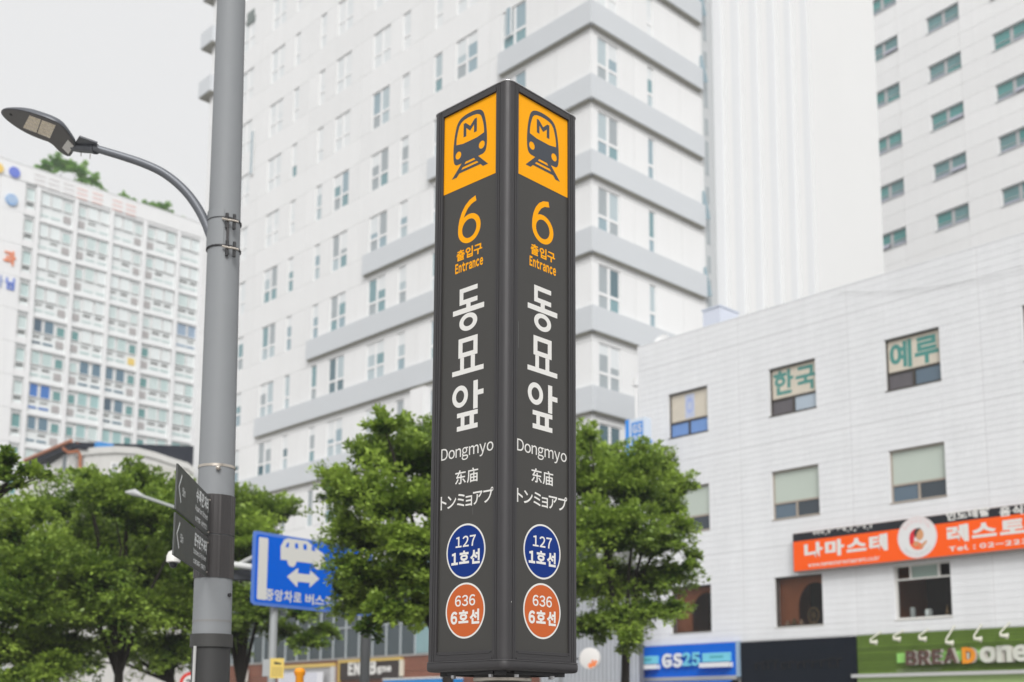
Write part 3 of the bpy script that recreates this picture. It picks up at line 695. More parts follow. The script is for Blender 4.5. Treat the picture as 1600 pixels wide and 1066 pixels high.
# ---- the banded apartment tower
def tower():
    root = thing('apartment_tower', TORG - Vector((0, 0, TORG.z)), 'tall white apartment tower with stepped grey floor bands round its corner', 'building')
    SW = -32.0; ST = 3.31; Z0 = 16.60                                    # storey k has its window head at Z0 + ST*k
    K = list(range(-1, 11)); ztop = Z0 + ST * 10 + 1
    colsT1 = [(-5.35, -3.86), (-8.54, -7.05), (-10.12, -9.55), (-12.62, -12.02), (-15.04, -13.63), (-18.30, -16.95), (-19.92, -19.38), (-22.42, -21.90), (-24.90, -23.52), (-28.20, -26.85), (-29.95, -29.40)]
    colsT0 = [(.41, 1.72), (3.64, 4.06)]
    glass = [G('pane_pale', (.46, .54, .57), .12), G('pane_blue', (.30, .40, .45), .10), G('pane_teal', (.20, .33, .36), .1), G('pane_grey', (.36, .40, .42), .12), G('pane_deep', (.10, .17, .20), .08)]
    bright = [M('hazed_pane_blind', (.73, .75, .755), .4), M('hazed_pane_blind_b', (.69, .72, .73), .4)]  # for blinds, and for upper panes coloured near wall-white to imitate haze
    rnd = random.Random(11)
    for F, s0, s1, cols, dep in ((FT1, SW, 0.0, colsT1, 10), (FT0, 0.0, 8.25, colsT0, 10)):
        side = F is FT1
        box('wall', F, s0 + .25, s1 - .25 if side else s1, 0.2, ztop - .1, -9, -.20, white_back, root)
        holes = []
        for k in K:
            zt = Z0 + ST * k
            for c in cols: holes.append((c[0], c[1], zt - 1.95, zt))
        # cladding: one row of piers beside the windows, one row of spandrels above, cut into wide panels
        cuts = [c for cc in cols for c in cc]
        mids = [-2.0, -6.2, -11.05, -16.0, -20.9, -25.85, -31.0] if side else [2.7, 5.9, 7.4]
        for k in K:
            zt = Z0 + ST * k; lo = zt - 1.95
            xs = sorted([s0, s1] + cuts + (mids if True else []))
            for a, b in zip(xs, xs[1:]):
                if any(c[0] - .01 < (a + b) / 2 < c[1] + .01 for c in cols): continue
                box('wall_panel', F, a + .006, b - .006, lo + .006, zt - .006, -.199, 0, white_wall, root)
            xs = sorted([s0, s1] + mids)
            for a, b in zip(xs, xs[1:]):
                box('wall_panel', F, a + .006, b - .006, zt + .006, zt + ST - 1.95 - .006, -.199, 0, white_wall, root)
        box('wall_panel', F, s0, s1, 9.0, Z0 - ST - 1.95 - .01, -.199, 0, white_wall, root)
        for k in K:
            zt = Z0 + ST * k; lo = zt - 1.95
            for ci, (a, b) in enumerate(cols):
                wide = b - a > 1; mb = MB(); t = .05; zm = lo + .72
                for q in ((a, b, lo, lo + t), (a, b, zt - t, zt), (a, a + t, lo + t, zt - t), (b - t, b, lo + t, zt - t), (a + t, b - t, zm - .06, zm + .06)): mb.block(F, *q, -.198, -.045)
                if wide:
                    m_ = (a + b) / 2; mb.block(F, m_ - .075, m_ + .075, lo + t, zm - .06, -.197, -.043); mb.block(F, m_ - .075, m_ + .075, zm + .06, zt - t, -.197, -.043)
                fo = mb.build('window', white_frame, root)
                parts = [(a + t, (a + b) / 2 - .075), ((a + b) / 2 + .075, b - t)] if wide else [(a + t, b - t)]
                hi = side and (k >= 6 or (k >= 5 and ci >= 3 and (k + ci) % 3) or (k >= 4 and ci >= 7) or (k >= 3 and ci >= 9)) or (not side and k >= 5)
                for pa, pb in parts:
                    for pz0, pz1 in ((lo + t, zm - .06), (zm + .06, zt - t)):
                        g = rnd.choice(bright if hi and rnd.random() < .97 else (glass if k < 2 else glass[:4]))
                        if (not side) and k < 1: g = glass[3] if k == 0 else glass[4]
                        box('pane', F, pa, pb, pz0, pz1, -.09, -.07, g, fo)
                        if pz1 - pz0 > .9 and rnd.random() < .45:                # a half-lowered blind behind
                            box('blind', F, pa + .005, pb - .005, pz1 - (pz1 - pz0) * rnd.uniform(.3, .8), pz1 - .002, -.069, -.066, bright[rnd.randrange(2)], fo)
    # grey bands: each storey's band runs further along the left face the lower it is
    mod = 4.9
    for k in range(0, 8):
        zb = 13.64 + .0 + 3.29 * k if k < 6 else 13.64 + 3.29 * k
        zt = zb + 1.04
        ln = [31.0, 25.0, 20.1, 15.3, 10.3, 5.43, .60, .60][k]
        mb = MB(); mb.block(FT1, -ln, .22, zb, zt, .0005, .22); o = mb.build('floor_band', grey_band, root, bevel=.01)
        mb = MB(); mb.block(FT0, -.0, 7.38, zb + .001, zt - .001, .0005, .2195); mb.build('floor_band', grey_band, root, bevel=.01)
        for s_ in [-4.9 * j - .6 for j in range(0, 7) if 4.9 * j + .6 < ln - .3]: box('band_joint', FT1, s_ - .008, s_ + .008, zb + .02, zt - .02, .2205, .2225, white_back, root)
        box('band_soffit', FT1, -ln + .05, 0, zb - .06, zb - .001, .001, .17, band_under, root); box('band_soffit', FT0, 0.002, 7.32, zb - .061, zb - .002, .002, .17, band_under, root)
    for k in (8, 9, 10):                                                   # bands wrapping the far left corner
        zb = 13.64 + 3.29 * k
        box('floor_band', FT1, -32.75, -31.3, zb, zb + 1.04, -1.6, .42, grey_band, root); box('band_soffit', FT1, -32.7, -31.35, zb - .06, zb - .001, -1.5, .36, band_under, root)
    # narrow slot of small windows where the ribbed wing begins
    box('slot_back', FT0, 7.55, 8.24, 9, ztop, .001, .06, M('slot_grey', (.50, .52, .53), .6), root)
    for k in range(0, 22):
        z_ = 19.3 + k * 1.1 + (.25 if k % 3 == 0 else 0)
        box('slot_pane', FT0, 7.62, 7.86, z_, z_ + .80, .061, .075, glass[3], root)
    for k in (0, 1, 3, 4):                                                # opened sashes
        z_ = 20.35 + 3.29 * k + (.3 if k else 0)
        q = FT0.p(7.40, z_, .02); mb = MB(); tp = q + Vector((0, 0, 1.35)); d_ = FT0.n * .42 - Vector((0, 0, .10))
        mb.add([q + FT0.r * .0, q + d_, tp + FT0.n * .12, tp, q + FT0.r * .03, q + d_ + FT0.r * .03, tp + FT0.n * .12 + FT0.r * .03, tp + FT0.r * .03], [(0, 1, 2, 3), (4, 5, 6, 7), (0, 1, 5, 4), (1, 2, 6, 5), (2, 3, 7, 6)])
        mb.build('open_sash', glass[1], root)
    # opened casements on the left face
    for (px, py0, py1, w_) in ((397, 205, 272, .30), (797, 12, 58, .34)):
        s_, zA = FT1.sz(px, py0); _, zB = FT1.sz(px, py1)
        mb = MB(); mb.block(FT1, s_ - w_ / 2, s_ + w_ / 2, zB, zA, .05, .10); f_ = mb.build('open_sash', white_frame, root)
        box('pane', FT1, s_ - w_ / 2 + .04, s_ + w_ / 2 - .04, zB + .05, zA - .05, .1005, .105, glass[1], f_)
    # the white vent box low on the left face
    s_, z_ = FT1.sz(669, 620); box('vent_box', FT1, s_ - .7, s_ + .3, z_ - 1.3, z_ + .35, .05, .5, white_frame, root)
    # dark vent near the top left
    s_, z_ = FT1.sz(392, 28); box('dark_window', FT1, s_ - .42, s_ + .42, z_ - .35, z_ + .45, -.14, .012, M('vent_dark', (.16, .19, .18), .5), root)
    # podium: glass front over brown stone
    gz0, gz1, g0, g1 = 4.52, 8.9, -31.0, 0.0
    tq = G('podium_glass', (.035, .055, .065), .06); tqs = G('podium_side', (.22, .36, .38), .15)
    box('podium_back', FT1, g0, g1, gz0, gz1, -.19, -.10, M('podium_inner', (.05, .06, .065), .8), root)
    s = g0; i = 0
    while s < g1 - .1:
        e = min(s + 1.06, g1)
        for a, b in ((gz0 + .03, 5.93), (6.02, 7.42), (7.51, gz1 - .05)):
            g = tqs if -11.2 < (s + e) / 2 < -10.1 else tq
            box('podium_pane', FT1, s + .03, e - .03, a, b, -.095, -.05, g, root)
        box('mullion', FT1, s - .028, s + .028, gz0, gz1, -.094, .02, M('mullion', (.42, .46, .48), .4), root)
        s = e; i += 1
    for z_ in (5.975, 7.465): box('transom', FT1, g0, g1, z_ - .03, z_ + .03, -.0945, .005, M('mullion', (.42, .46, .48), .4), root)
    br = M('brown_stone', (.20, .075, .045), .6, noise=.2, nscale=2, rnd=.12)
    s = g0
    while s < g1 - .1:
        e = min(s + .9, g1)
        for a, b in ((3.76, 4.50), (3.0, 3.75), (2.2, 2.99), (0.0, 2.19)): box('stone_panel', FT1, s + .004, e - .004, a + .004, b - .004, -.10, .04, br, root)
        s = e
    box('ledge', FT1, g0, g1, 4.44, 4.52, .041, .10, M('ledge_grey', (.34, .33, .32), .6), root)
    # ribbed wing to the right
    w2 = thing('ribbed_tower', FT0.p(15, 0), 'white windowless tower wing with vertical ribs rising behind the tiled building', 'building')
    zt2 = 62.0
    box('wall', FT0, 8.26, 23.4, 0, zt2, -9, -.05, rib_white, w2)
    for k, (a, b) in enumerate(((8.3, 9.45), (9.55, 11.0), (11.06, 12.5), (12.56, 14.05), (14.11, 15.55))):
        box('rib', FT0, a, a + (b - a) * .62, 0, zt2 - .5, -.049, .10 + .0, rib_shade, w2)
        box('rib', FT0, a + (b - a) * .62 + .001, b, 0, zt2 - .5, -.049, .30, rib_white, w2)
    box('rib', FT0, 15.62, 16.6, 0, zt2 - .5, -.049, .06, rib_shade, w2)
    box('pier', FT0, 16.61, 23.4, 0, zt2 - .4, -.049, .22, rib_white, w2)
tower()

# ---- the pale grey block far right
def grey_block():
    F = Face(at(1460, 250, 75), -36.7)
    root = thing('grey_block', F.p(3, 0), 'pale grey high block with rows of wide green tinted windows at upper right', 'building')
    box('wall', F, -9, 16, 0, 64, -10, -.25, M('block_joint', (.50, .50, .50), .8), root)
    ST = 3.60; tops = [39.35 + ST * k for k in range(-3, 7)]; cols = [(-9.3 + 4.74 * k + .0, ) for k in range(5)]
    cs = [(-.13 + 4.80 * (k - 1), -.13 + 4.80 * (k - 1) + 2.47) for k in range(0, 5)]
    fr = M('block_frame', (.42, .43, .44), .45); gl = [G('glass_jade', (.06, .26, .25), .1), G('glass_jade_b', (.09, .30, .29), .1), G('glass_jade_c', (.13, .27, .28), .15)]
    lou = M('blind_mauve', (.34, .35, .42), .5); rnd = random.Random(5)
    xs = [-9] + [v for c in cs for v in c] + [16]
    xs = sorted(xs)
    for zt in tops:
        for a, b in zip(xs, xs[1:]):
            hole = any(abs(a - c[0]) < .01 for c in cs)
            if not hole: box('wall_panel', F, a + .008, b - .008, zt - 1.2 + .008, zt - .008, -.249, 0, tower_grey, root)
        ms = [-9, -2.5, 2.3, 7.1, 11.9, 16]
        for a, b in zip(ms, ms[1:]):
            box('wall_panel', F, a + .008, b - .008, zt + .008, zt + 1.2 - .008, -.249, 0, tower_grey, root)
            box('wall_panel', F, a + .008, b - .008, zt + 1.2 + .008, zt + ST - 1.2 - .008, -.249, 0, tower_grey, root)
        for a, b in cs:
            mb = MB(); lo = zt - 1.2; t = .06; m_ = (a + b) / 2
            for q in ((a, b, lo, lo + t), (a, b, zt - t, zt), (a, a + t, lo + t, zt - t), (b - t, b, lo + t, zt - t), (m_ - .12, m_ + .12, lo + t, zt - t)): mb.block(F, *q, -.248, -.16)
            for p, q in ((a + t, m_ - .12), (m_ + .12, b - t)): mb.block(F, p, q, lo + .42, lo + .47, -.247, -.162)
            fo = mb.build('window', fr, root)
            for p, q in ((a + t, m_ - .12), (m_ + .12, b - t)):
                g = rnd.choice(gl); box('pane', F, p, q, lo + .47, zt - t, -.22, -.20, g, fo)
                g2 = gl[rnd.randrange(3)]
                if rnd.random() < .30:
                    v = [F.p(p, lo + .42, -.16), F.p(q, lo + .42, -.16), F.p(q, lo + .06, .10), F.p(p, lo + .06, .10)]
                    mb = MB(); mb.add(v + [x + F.n * .03 for x in v], [(0, 1, 2, 3), (4, 5, 6, 7), (0, 1, 5, 4), (1, 2, 6, 5), (2, 3, 7, 6), (3, 0, 4, 7)]); mb.build('open_sash', lou, fo)
                    box('pane', F, p, q, lo + t, lo + .42, -.22, -.20, M('opening_dark', (.05, .06, .06), .7), fo)
                else:
                    box('pane', F, p, q, lo + t, lo + .42, -.22, -.20, g2, fo)
                    if rnd.random() < .6: box('blind', F, p + .02, q - .02, lo + .12, lo + .30, -.199, -.19, lou, fo)
            box('sill', F, a - .05, b + .05, lo - .06, lo - .002, -.16, .05, fr, fo)
grey_block()

# ---- the glass and white office block far left
def officetel():
    F = Face(at(150, 500, 100), 46)
    root = thing('office_block', F.p(2, 0), 'wide white office block at far left with a grid of pale green windows', 'building')
    infill = M('infill_white', (.76, .79, .79), .5, noise=.05, nscale=.3); pier = M('pier_white', (.80, .805, .81), .6, noise=.05, nscale=.2, streak=.05)
    ZT = 48.85; ST = 2.87; T = [47.12 - ST * k for k in range(10)]
    box('wall', F, -26, 10.2, 0, ZT - .3, -14, -.30, infill, root)
    box('parapet', F, -26, 10.2, T[0] + .30, ZT, -.31, .06, pier, root); box('coping', F, -26, 10.25, ZT, ZT + .08, -.4, .10, pier, root)
    # blank wall bay, left of column A, in panels
    for k, t in enumerate(T):
        for a, b in ((-26, -20), (-20, -13.5), (-13.5, -9.0), (-9.0, -6.85)): box('wall_panel', F, a + .01, b - .01, t - ST + .31, t + .29, -.299, 0, pier, root)
        box('pier', F, -5.93, -5.52, t - ST + .30, t + .299, -.299, .0, pier, root)
        box('floor_beam', F, -5.50, 10.2, t + .04, t + .29, -.299, -.02, pier, root)
        box('spandrel', F, -6.84, -5.94, t - ST + .30, t - 2.0, -.299, -.01, pier, root)
    for s_ in (-2.35, .97, 4.22, 7.62, 9.98): box('pier', F, s_ - .17, s_ + .17, 15, T[0] + .299, -.298, .03, pier, root)
    mint = [G('pane_mint', (.60, .70, .69), .25), G('pane_mint_b', (.52, .65, .64), .2), G('pane_mint_c', (.34, .52, .52), .15)]
    dk = G('pane_night', (.05, .10, .15), .1); bl = G('pane_blueblind', (.03, .16, .50), .2); bd = G('pane_slate', (.11, .20, .27), .1); yl = M('pane_yellow', (.75, .55, .15), .5); gy = G('pane_seagreen', (.13, .30, .30), .1)
    pale = [M('pane_haze_white', (.74, .79, .79), .4), M('pane_haze_white_b', (.70, .76, .76), .4)]  # haze and overexposure put into the pane colour
    vent = M('vent_slot', (.05, .05, .045), .8); grille = M('condenser_grille', (.42, .40, .40), .7, noise=.2, nscale=5)
    units = [((-5.36, -4.70), 'B'), ((-4.45, -3.66), 'B'), ((-3.36, -2.69), 'S'), ((-2.02, -1.45), 'S'), ((-1.15, -.36), 'B'), ((-.03, .74), 'B'), ((1.22, 1.90), 'B'), ((2.18, 2.98), 'B'), ((3.30, 3.92), 'S'), ((4.52, 5.15), 'S'), ((5.44, 6.28), 'B'), ((6.52, 7.28), 'B'), ((7.92, 8.85), 'B'), ((9.02, 9.80), 'B')]
    special = {(4, 0): dk, (4, 1): bd, (6, 0): bl, (6, 1): bl, (7, 0): bd, (7, 1): bd, (5, 4): bd, (5, 5): bd, (5, 6): bd, (5, 7): bd, (6, 6): dk, (6, 7): bd, (3, 12): G('pane_pblue', (.30, .40, .52), .2), (3, 13): G('pane_pblue', (.30, .40, .52), .2), (7, 6): mint[2]}
    rnd = random.Random(21)
    for k, t in enumerate(T):
        # column A, tall single windows
        fo = MB(); a, b = -6.78, -5.98
        for q in ((a, b, t - .06, t), (a, a + .05, t - 2.0, t - .06), (b - .05, b, t - 2.0, t - .06), (a + .05, b - .05, t - 1.32, t - 1.22), (a, b, t - 2.05, t - 2.0)): fo.block(F, *q, -.298, -.06)
        f_ = fo.build('window', white_frame, root)
        box('pane', F, a + .05, b - .05, t - 1.22, t - .06, -.25, -.2, gy if k >= 7 else rnd.choice(mint[:2]), f_)
        box('pane', F, a + .05, b - .05, t - 2.0, t - 1.32, -.25, -.2, rnd.choice(pale), f_)
        box('vent', F, a + .1, b - .12, t - 1.62, t - 1.50, -.199, -.12, vent, f_)
        for ui, ((a, b), kind) in enumerate(units):
            if kind == 'B':
                hi = k <= 3; g = special.get((k, ui)) or (rnd.choice(pale if rnd.random() < .75 else mint[:1]) if hi else rnd.choice(mint[:3] if k > 5 else mint[:2] + pale[:1]))  # upper rows paler: the haze fade is in the pane colours
                fo = MB(); lo = t - 1.15
                for q in ((a - .05, b + .05, t - .04, t + .03), (a - .05, a, lo, t - .04), (b, b + .05, lo, t - .04), (a - .05, b + .05, lo - .06, lo)): fo.block(F, *q, -.298, -.14)
                f_ = fo.build('window', white_frame, root)
                box('pane', F, a, b, lo, t - .04, -.25, -.2, g, f_)
                box('pane', F, a - .02, b + .02, t - 2.18, t - 2.0, -.298, -.25, special.get((k, ui)) or mint[1 if k > 3 else 0], f_)
                if rnd.random() < (.85 if k > 1 else .35): box('vent', F, a + .05, b - .10, t - 1.62, t - 1.51, -.298, -.24, vent if rnd.random() < .6 else M('vent_half', (.25, .26, .25), .7), f_)
            else:
                lo = t - 1.15; fo = MB()
                for q in ((a - .04, b + .04, t - .36, t - .30), (a - .04, a, lo, t - .36), (b, b + .04, lo, t - .36), (a - .04, b + .04, lo - .05, lo)): fo.block(F, *q, -.298, -.16)
                f_ = fo.build('window', white_frame, root)
                box('pane', F, a, b, lo, t - .36, -.25, -.2, (gy if k > 3 else mint[0]) if rnd.random() < .8 else mint[1], f_)
                mg = yl if (k, ui) == (4, 8) else grille
                box('condenser_grille', F, a, b, t - 2.22, t - 1.60, -.298, -.23, mg, f_)
    # print on the blank wall and the parapet
    def disc(px, py, rr, m, lab_col, inner=None):
        s_, z_ = F.sz(px, py); q = F.p(s_, z_, .02); o = lathe([(rr, 0), (rr, .15)], 40, q, F.n).build('emblem_disc', m, root); return s_, z_, o
    s_, z_, o1 = disc(22, 270, .47, M('emblem_blue', (.12, .18, .62), .5), '')
    s_, z_, o2 = disc(17.5, 313, .50, M('emblem_lightblue', (.25, .42, .68), .5), '')
    for j in (-.15, .05, .22): box('emblem_line', F, s_ - .38, s_ + .38, z_ + j - .03, z_ + j + .03, .171, .18, M('emblem_pale', (.6, .68, .76), .5), o2)
    disc(-3, 263, .42, M('emblem_yellow', (.80, .55, .12), .5), '')
    s_, z_ = F.sz(14, 403); lettering('과', F, s_ - .45, s_ + .55, z_ - .65, z_ + .65, .02, M('wall_letter_orange', (.80, .22, .07), .5), root, bold=.02, depth=.08)
    s_, z_ = F.sz(2, 392)
    s_, z_ = F.sz(15.5, 443); lettering('님', F, s_ - .35, s_ + .35, z_ - .55, z_ + .5, .02, M('wall_letter_blue', (.08, .18, .65), .5), root, bold=.02, depth=.08); lettering('마', F, s_ - 1.4, s_ - .6, z_ - .55, z_ + .5, .02, M('wall_letter_paleblue', (.30, .38, .62), .5), root, bold=.02, depth=.08)
    faint = M('faint_letter', (.66, .64, .64), .6); pink = M('faint_pink', (.80, .58, .54), .6)
    for px, py, m_ in ((62, 282, faint), (84, 289, faint), (107, 296, faint), (128, 304, pink), (152, 311, pink), (183, 322, pink), (204, 329, pink)):
        s_, z_ = F.sz(px, py)
        for j in (-.42, 0, .42): box('parapet_letter', F, s_ - .48, s_ + .48, z_ + j - .07, z_ + j + .07, .0605, .09, m_, root)
    return F, ZT
FO, OZ = officetel()

# ---- older rendered house with the dark roof edge, between the trees and the office block
def old_house():
    Fh = Face(at(118, 700, 60), 46)                                     # receding to the right
    Fg = Face(at(118, 700, 60), -44)                                    # gable side, to the left
    wallm = M('old_render', (.66, .655, .63), .85, noise=.14, nscale=.7, streak=.10)
    root = thing('old_house', Fh.p(3, 0), 'pale rendered old house with copper coloured gutter and dark roof edge behind the trees', 'house')
    pt = lambda F, pts: [F.sz(x, y) for x, y in pts]
    # right side wall with a bowed parapet
    cv = pt(Fh, [(118, 703), (150, 699.5), (180, 698), (212, 700), (240, 707), (268, 716.5), (292, 724), (303, 733)])
    mb = MB(); poly = [(cv[0][0], 0)] + cv + [(cv[-1][0], 0)]
    mb.prism(poly, lambda x, y, d: Fh.p(x, y, d), -.5, 0); mb.build('wall', wallm, root)
    mb = MB(); bandp = [(s_, z_ + .01) for s_, z_ in cv]; 
    for (a, za), (b, zb) in zip(bandp, bandp[1:]): mb.add([Fh.p(a, za - .35, .0), Fh.p(b, zb - .35, .0), Fh.p(b, zb, .0), Fh.p(a, za, .0), Fh.p(a, za - .35, .12), Fh.p(b, zb - .35, .12), Fh.p(b, zb, .12), Fh.p(a, za, .12)], [(4, 5, 6, 7), (0, 1, 5, 4), (3, 2, 6, 7)])
    mb.build('parapet_trim', wallm, root)
    dk = M('roof_fascia', (.016, .020, .032), .7, spec=.2)
    top = [Fh.sz(x, y, -.55) for x, y in ((117, 690.5), (170, 693), (230, 694.5), (303, 697))]; mb = MB()
    s1 = top[-1][0]; lowr = Fh.sz(303, 738, -.55)
    mb.prism([(top[0][0], cv[0][1] - .3), (s1, lowr[1])] + top[::-1], lambda x, y, d: Fh.p(x, y, d), -1.6, -.55); mb.build('roof_fascia', dk, root)
    mb = MB(); mb.prism([(top[0][0], 2), (s1 - .4, 2), (s1 - .4, lowr[1] - .2), (top[0][0], cv[0][1] - .6)], lambda x, y, d: Fh.p(x, y, d), -8, -.501); mb.build('core', wallm, root)
    # gable wall to the left
    gv = pt(Fg, [(118, 700), (56, 741)]); gs = gv[1][0]
    mb = MB(); mb.prism([(0, 0), (0, gv[0][1]), (gs, gv[1][1]), (gs, 0)], lambda x, y, d: Fg.p(x, y, d), -.5, -.002); mb.build('wall', wallm, root)
    ra = Fg.p(gs - .8, Fg.sz(41, 724)[1], .35); rb = Fg.p(.25, Fg.sz(118, 692)[1], .35)
    cop = M('copper_gutter', (.42, .15, .07), .5, noise=.15)
    mb = MB(); mb.tube([ra, rb], .10, 8); mb.build('gutter', cop, root)
    mb = MB(); up = Vector((0, 0, 1)); v = [ra - Fg.n * .05 - up * .08, rb - Fg.n * .05 - up * .08, rb - Fg.n * .9 - up * .05, ra - Fg.n * .9 - up * .05]
    mb.add(v + [p - up * .28 for p in v], CF[:0] + [(0, 1, 2, 3), (4, 5, 6, 7), (0, 1, 5, 4), (1, 2, 6, 5), (2, 3, 7, 6), (3, 0, 4, 7)]); mb.build('eaves', dk, root)
    # downpipe elbow
    q = [Fh.p(*Fh.sz(x, y), .15) for x, y in ((120, 693), (118, 702), (96, 701), (104, 708), (120, 706), (123.5, 712), (123, 745))]
    mb = MB(); mb.tube([q[0], q[1]], .09, 8); mb.tube([q[2], q[3], q[4], q[5], q[6]], .085, 8); mb.build('downpipe', cop, root, smooth=True)
    # string course and windows
    a = Fg.sz(52, 757); b = Fg.sz(124, 729)
    box('string_course', Fg, gs - .2, 0, b[1] - .08, b[1] + .04, -.001, .10, M('course_grey', (.36, .35, .34), .8), root)
    wd = G('old_window', (.10, .13, .14), .15)
    for x0, x1, y0, y1 in ((99, 104, 712, 738), (67, 71, 727, 742)):
        s0, z1 = Fg.sz(x0, y0); s1_, z0 = Fg.sz(x1, y1); f_ = box('window', Fg, s0 - .05, s1_ + .05, z0, z1, -.0015, .02, white_frame, root); box('pane', Fg, s0, s1_, z0 + .05, z1 - .05, .021, .03, wd, f_)
    for x0, x1, y0, y1 in ((252, 268, 748, 770), (176, 181, 722, 745)):
        s0, z1 = Fh.sz(x0, y0); s1_, z0 = Fh.sz(x1, y1); f_ = box('window', Fh, s0 - .1, s1_ + .1, z0, z1, .001, .03, white_frame, root)
        m_ = (s0 + s1_) / 2; box('pane', Fh, s0, m_ - .04, z0 + .08, z1 - .08, .031, .04, wd, f_); box('pane', Fh, m_ + .04, s1_, z0 + .08, z1 - .08, .031, .04, wd, f_)
    s0, z0 = Fh.sz(210, 722); s1_, z1 = Fh.sz(295, 728)
    box('patch_wall', Fh, s0, s1_, Fh.sz(210, 760)[1], Fh.sz(210, 722)[1], .0005, .05, M('patched_render', (.58, .57, .53), .9, noise=.15, nscale=2), root)
    # small blue tarpaulin on the roof edge
    s0, z0 = Fh.sz(152, 696); mb = MB(); mb.block(Fh, s0, s0 + .9, z0 - .1, z0 + .22, -.4, .05); o = mb.build('blue_tarp', M('tarp_blue', (.04, .25, .60), .6), bevel=.03); tag(o, 'small blue tarpaulin on the dark roof edge of the old house', 'tarpaulin')
old_house()

# ================================================================== shop signs on the tiled building
def shop_signs():
    wh = ink_white
    # long orange restaurant board
    o0 = .30; A = lambda px, py: FB.sz(px, py, o0)
    s0 = A(1239, 835)[0]; z0 = A(1240, 893)[1]; z1 = A(1239, 835)[1]; zm = A(1240, 847)[1]; s1 = s0 + 10.2
    root = thing('restaurant_signboard', FB.p(3, z0, .1), 'long orange and black restaurant signboard with round white portrait emblem', 'signboard')
    org = M('board_orange', (.96, .115, .008), .45, spec=.12, noise=.05, nscale=2); blk = M('board_black', (.012, .014, .02), .5, spec=.25)
    box('frame', FB, s0 - .02, s1, z0 - .03, z1 + .02, .02, o0 - .012, M('board_frame', (.30, .22, .20), .6), root)
    box('orange_field', FB, s0, s1 - .02, z0, zm, .10, o0, org, root); box('black_field', FB, s0, s1 - .02, zm + .001, z1, .10, o0, blk, root)
    E = o0 + .002
    def T(txt, xa, ya_b, xb, ya_t, bold, dz=None, par=root, m=wh, off=E, dep=0, yb_b=None):
        a, zb = FB.sz(xa, ya_b, off); b, _ = FB.sz(xb, ya_b, off); _, zt_ = FB.sz(xa, ya_t, off)
        return lettering(txt, FB, a, b, zb, zt_, off, m, par, bold=bold, depth=dep)
    T('나마스테', 1257, 874, 1388, 849, .05)
    T('www.namasterestaurant.co.kr', 1263, 886.5, 1375, 879.5, .03)
    T('नमस्ते  रेस्टुरेन्ट', 1270, 838.5, 1364, 829.5, .04)
    T('인도네팔', 1479, 814.5, 1547, 800.5, .04); T('음식점', 1562, 808, 1618, 793, .04)
    T('레스토랑', 1480, 849, 1650, 822, .05)
    T('Tel : 02-2232-2286', 1483, 862, 1690, 854, .045)
    s_, z_ = A(1433, 839.5); R_ = .60
    em = shape('emblem', [circ(0, 0, R_, 56)], FB, s_, z_, E + .001, M('emblem_white', (.72, .72, .72), .5), root)
    shape('emblem_ring', [circ(0, 0, R_ * .97, 56), circ(0, 0, R_ * .945, 56)], FB, s_, z_, E + .002, M('ring_pink', (.75, .50, .50), .5), em)
    sk = M('portrait_skin', (.62, .30, .14), .6); red = M('portrait_red', (.65, .01, .03), .5); hair = M('portrait_hair', (.03, .02, .02), .6); dres = M('portrait_orange', (.85, .16, .05), .5)
    k = R_ / .58
    def S(pts, m, j): return shape('portrait', [smoothpoly([(x * k, y * k) for x, y in pts], 2)], FB, s_ , z_, E + .003 + j * .001, m, em)
    S([(-.26, -.12), (-.12, -.34), (.12, -.36), (.20, -.28), (.10, -.16), (-.05, -.12), (-.14, -.02)], dres, 0)
    S([(-.24, -.10), (-.22, .10), (-.12, .22), (.02, .26), (.04, .16), (-.06, .05), (-.10, -.10), (-.16, -.22)], red, 1)
    S([(-.06, .22), (.06, .26), (.14, .22), (.04, .12), (-.02, -.02), (-.06, .02), (-.10, .12)], hair, 2)
    S([(.02, .14), (.10, .22), (.18, .16), (.20, .04), (.17, -.04), (.10, -.10), (.02, -.08), (-.04, .0)], sk, 3)
    S([(.04, -.26), (.14, -.20), (.26, -.10), (.30, -.14), (.20, -.26), (.10, -.33)], sk, 4)
    S([(-.08, -.12), (.04, -.10), (.06, -.20), (-.02, -.26), (-.12, -.22)], sk, 5)
    for i, ch in enumerate('NAMASTE'):
        t = RAD(140 - i * 100 / 6); r_ = R_ * .78
        lettering(ch, FB, s_ + r_ * math.cos(t) - .05, s_ + r_ * math.cos(t) + .05, z_ + r_ * math.sin(t) - .06, z_ + r_ * math.sin(t) + .06, E + .003, M('ring_pink', (.75, .50, .50), .5), em, bold=.01)
    for i, ch in enumerate('RESTAURANT'):
        t = RAD(222 + i * 96 / 9); r_ = R_ * .80
        lettering(ch, FB, s_ + r_ * math.cos(t) - .035, s_ + r_ * math.cos(t) + .035, z_ + r_ * math.sin(t) - .04, z_ + r_ * math.sin(t) + .04, E + .003, M('ring_grey', (.5, .5, .5), .5), em, bold=.0)

    # blue convenience store fascia
    o0 = .22; A = lambda px, py: FB.sz(px, py, o0)
    s0 = A(990, 1010)[0]; s1 = A(1155, 1003)[0]; z1 = A(1155, 1003)[1]; z0 = A(1155, 1055)[1]
    blue = M('store_blue', (0, .125, .62), .4, spec=.05, noise=.08, nscale=2); cy = M('store_cyan', (.16, .55, .70), .4); stw = M('store_white', (.74, .74, .74), .4)
    root = thing('convenience_store_fascia', FB.p((s0 + s1) / 2, z0, .2), 'bright blue convenience store fascia with white and cyan letters and pale light bars', 'signboard')
    box('fascia', FB, s0, s1 - .12, z0, z1, .03, o0, blue, root); box('end_trim', FB, s1 - .119, s1 - .04, z0 - .05, z1 + .02, .03, o0 + .03, M('trim_pale', (.30, .42, .56), .4), root)
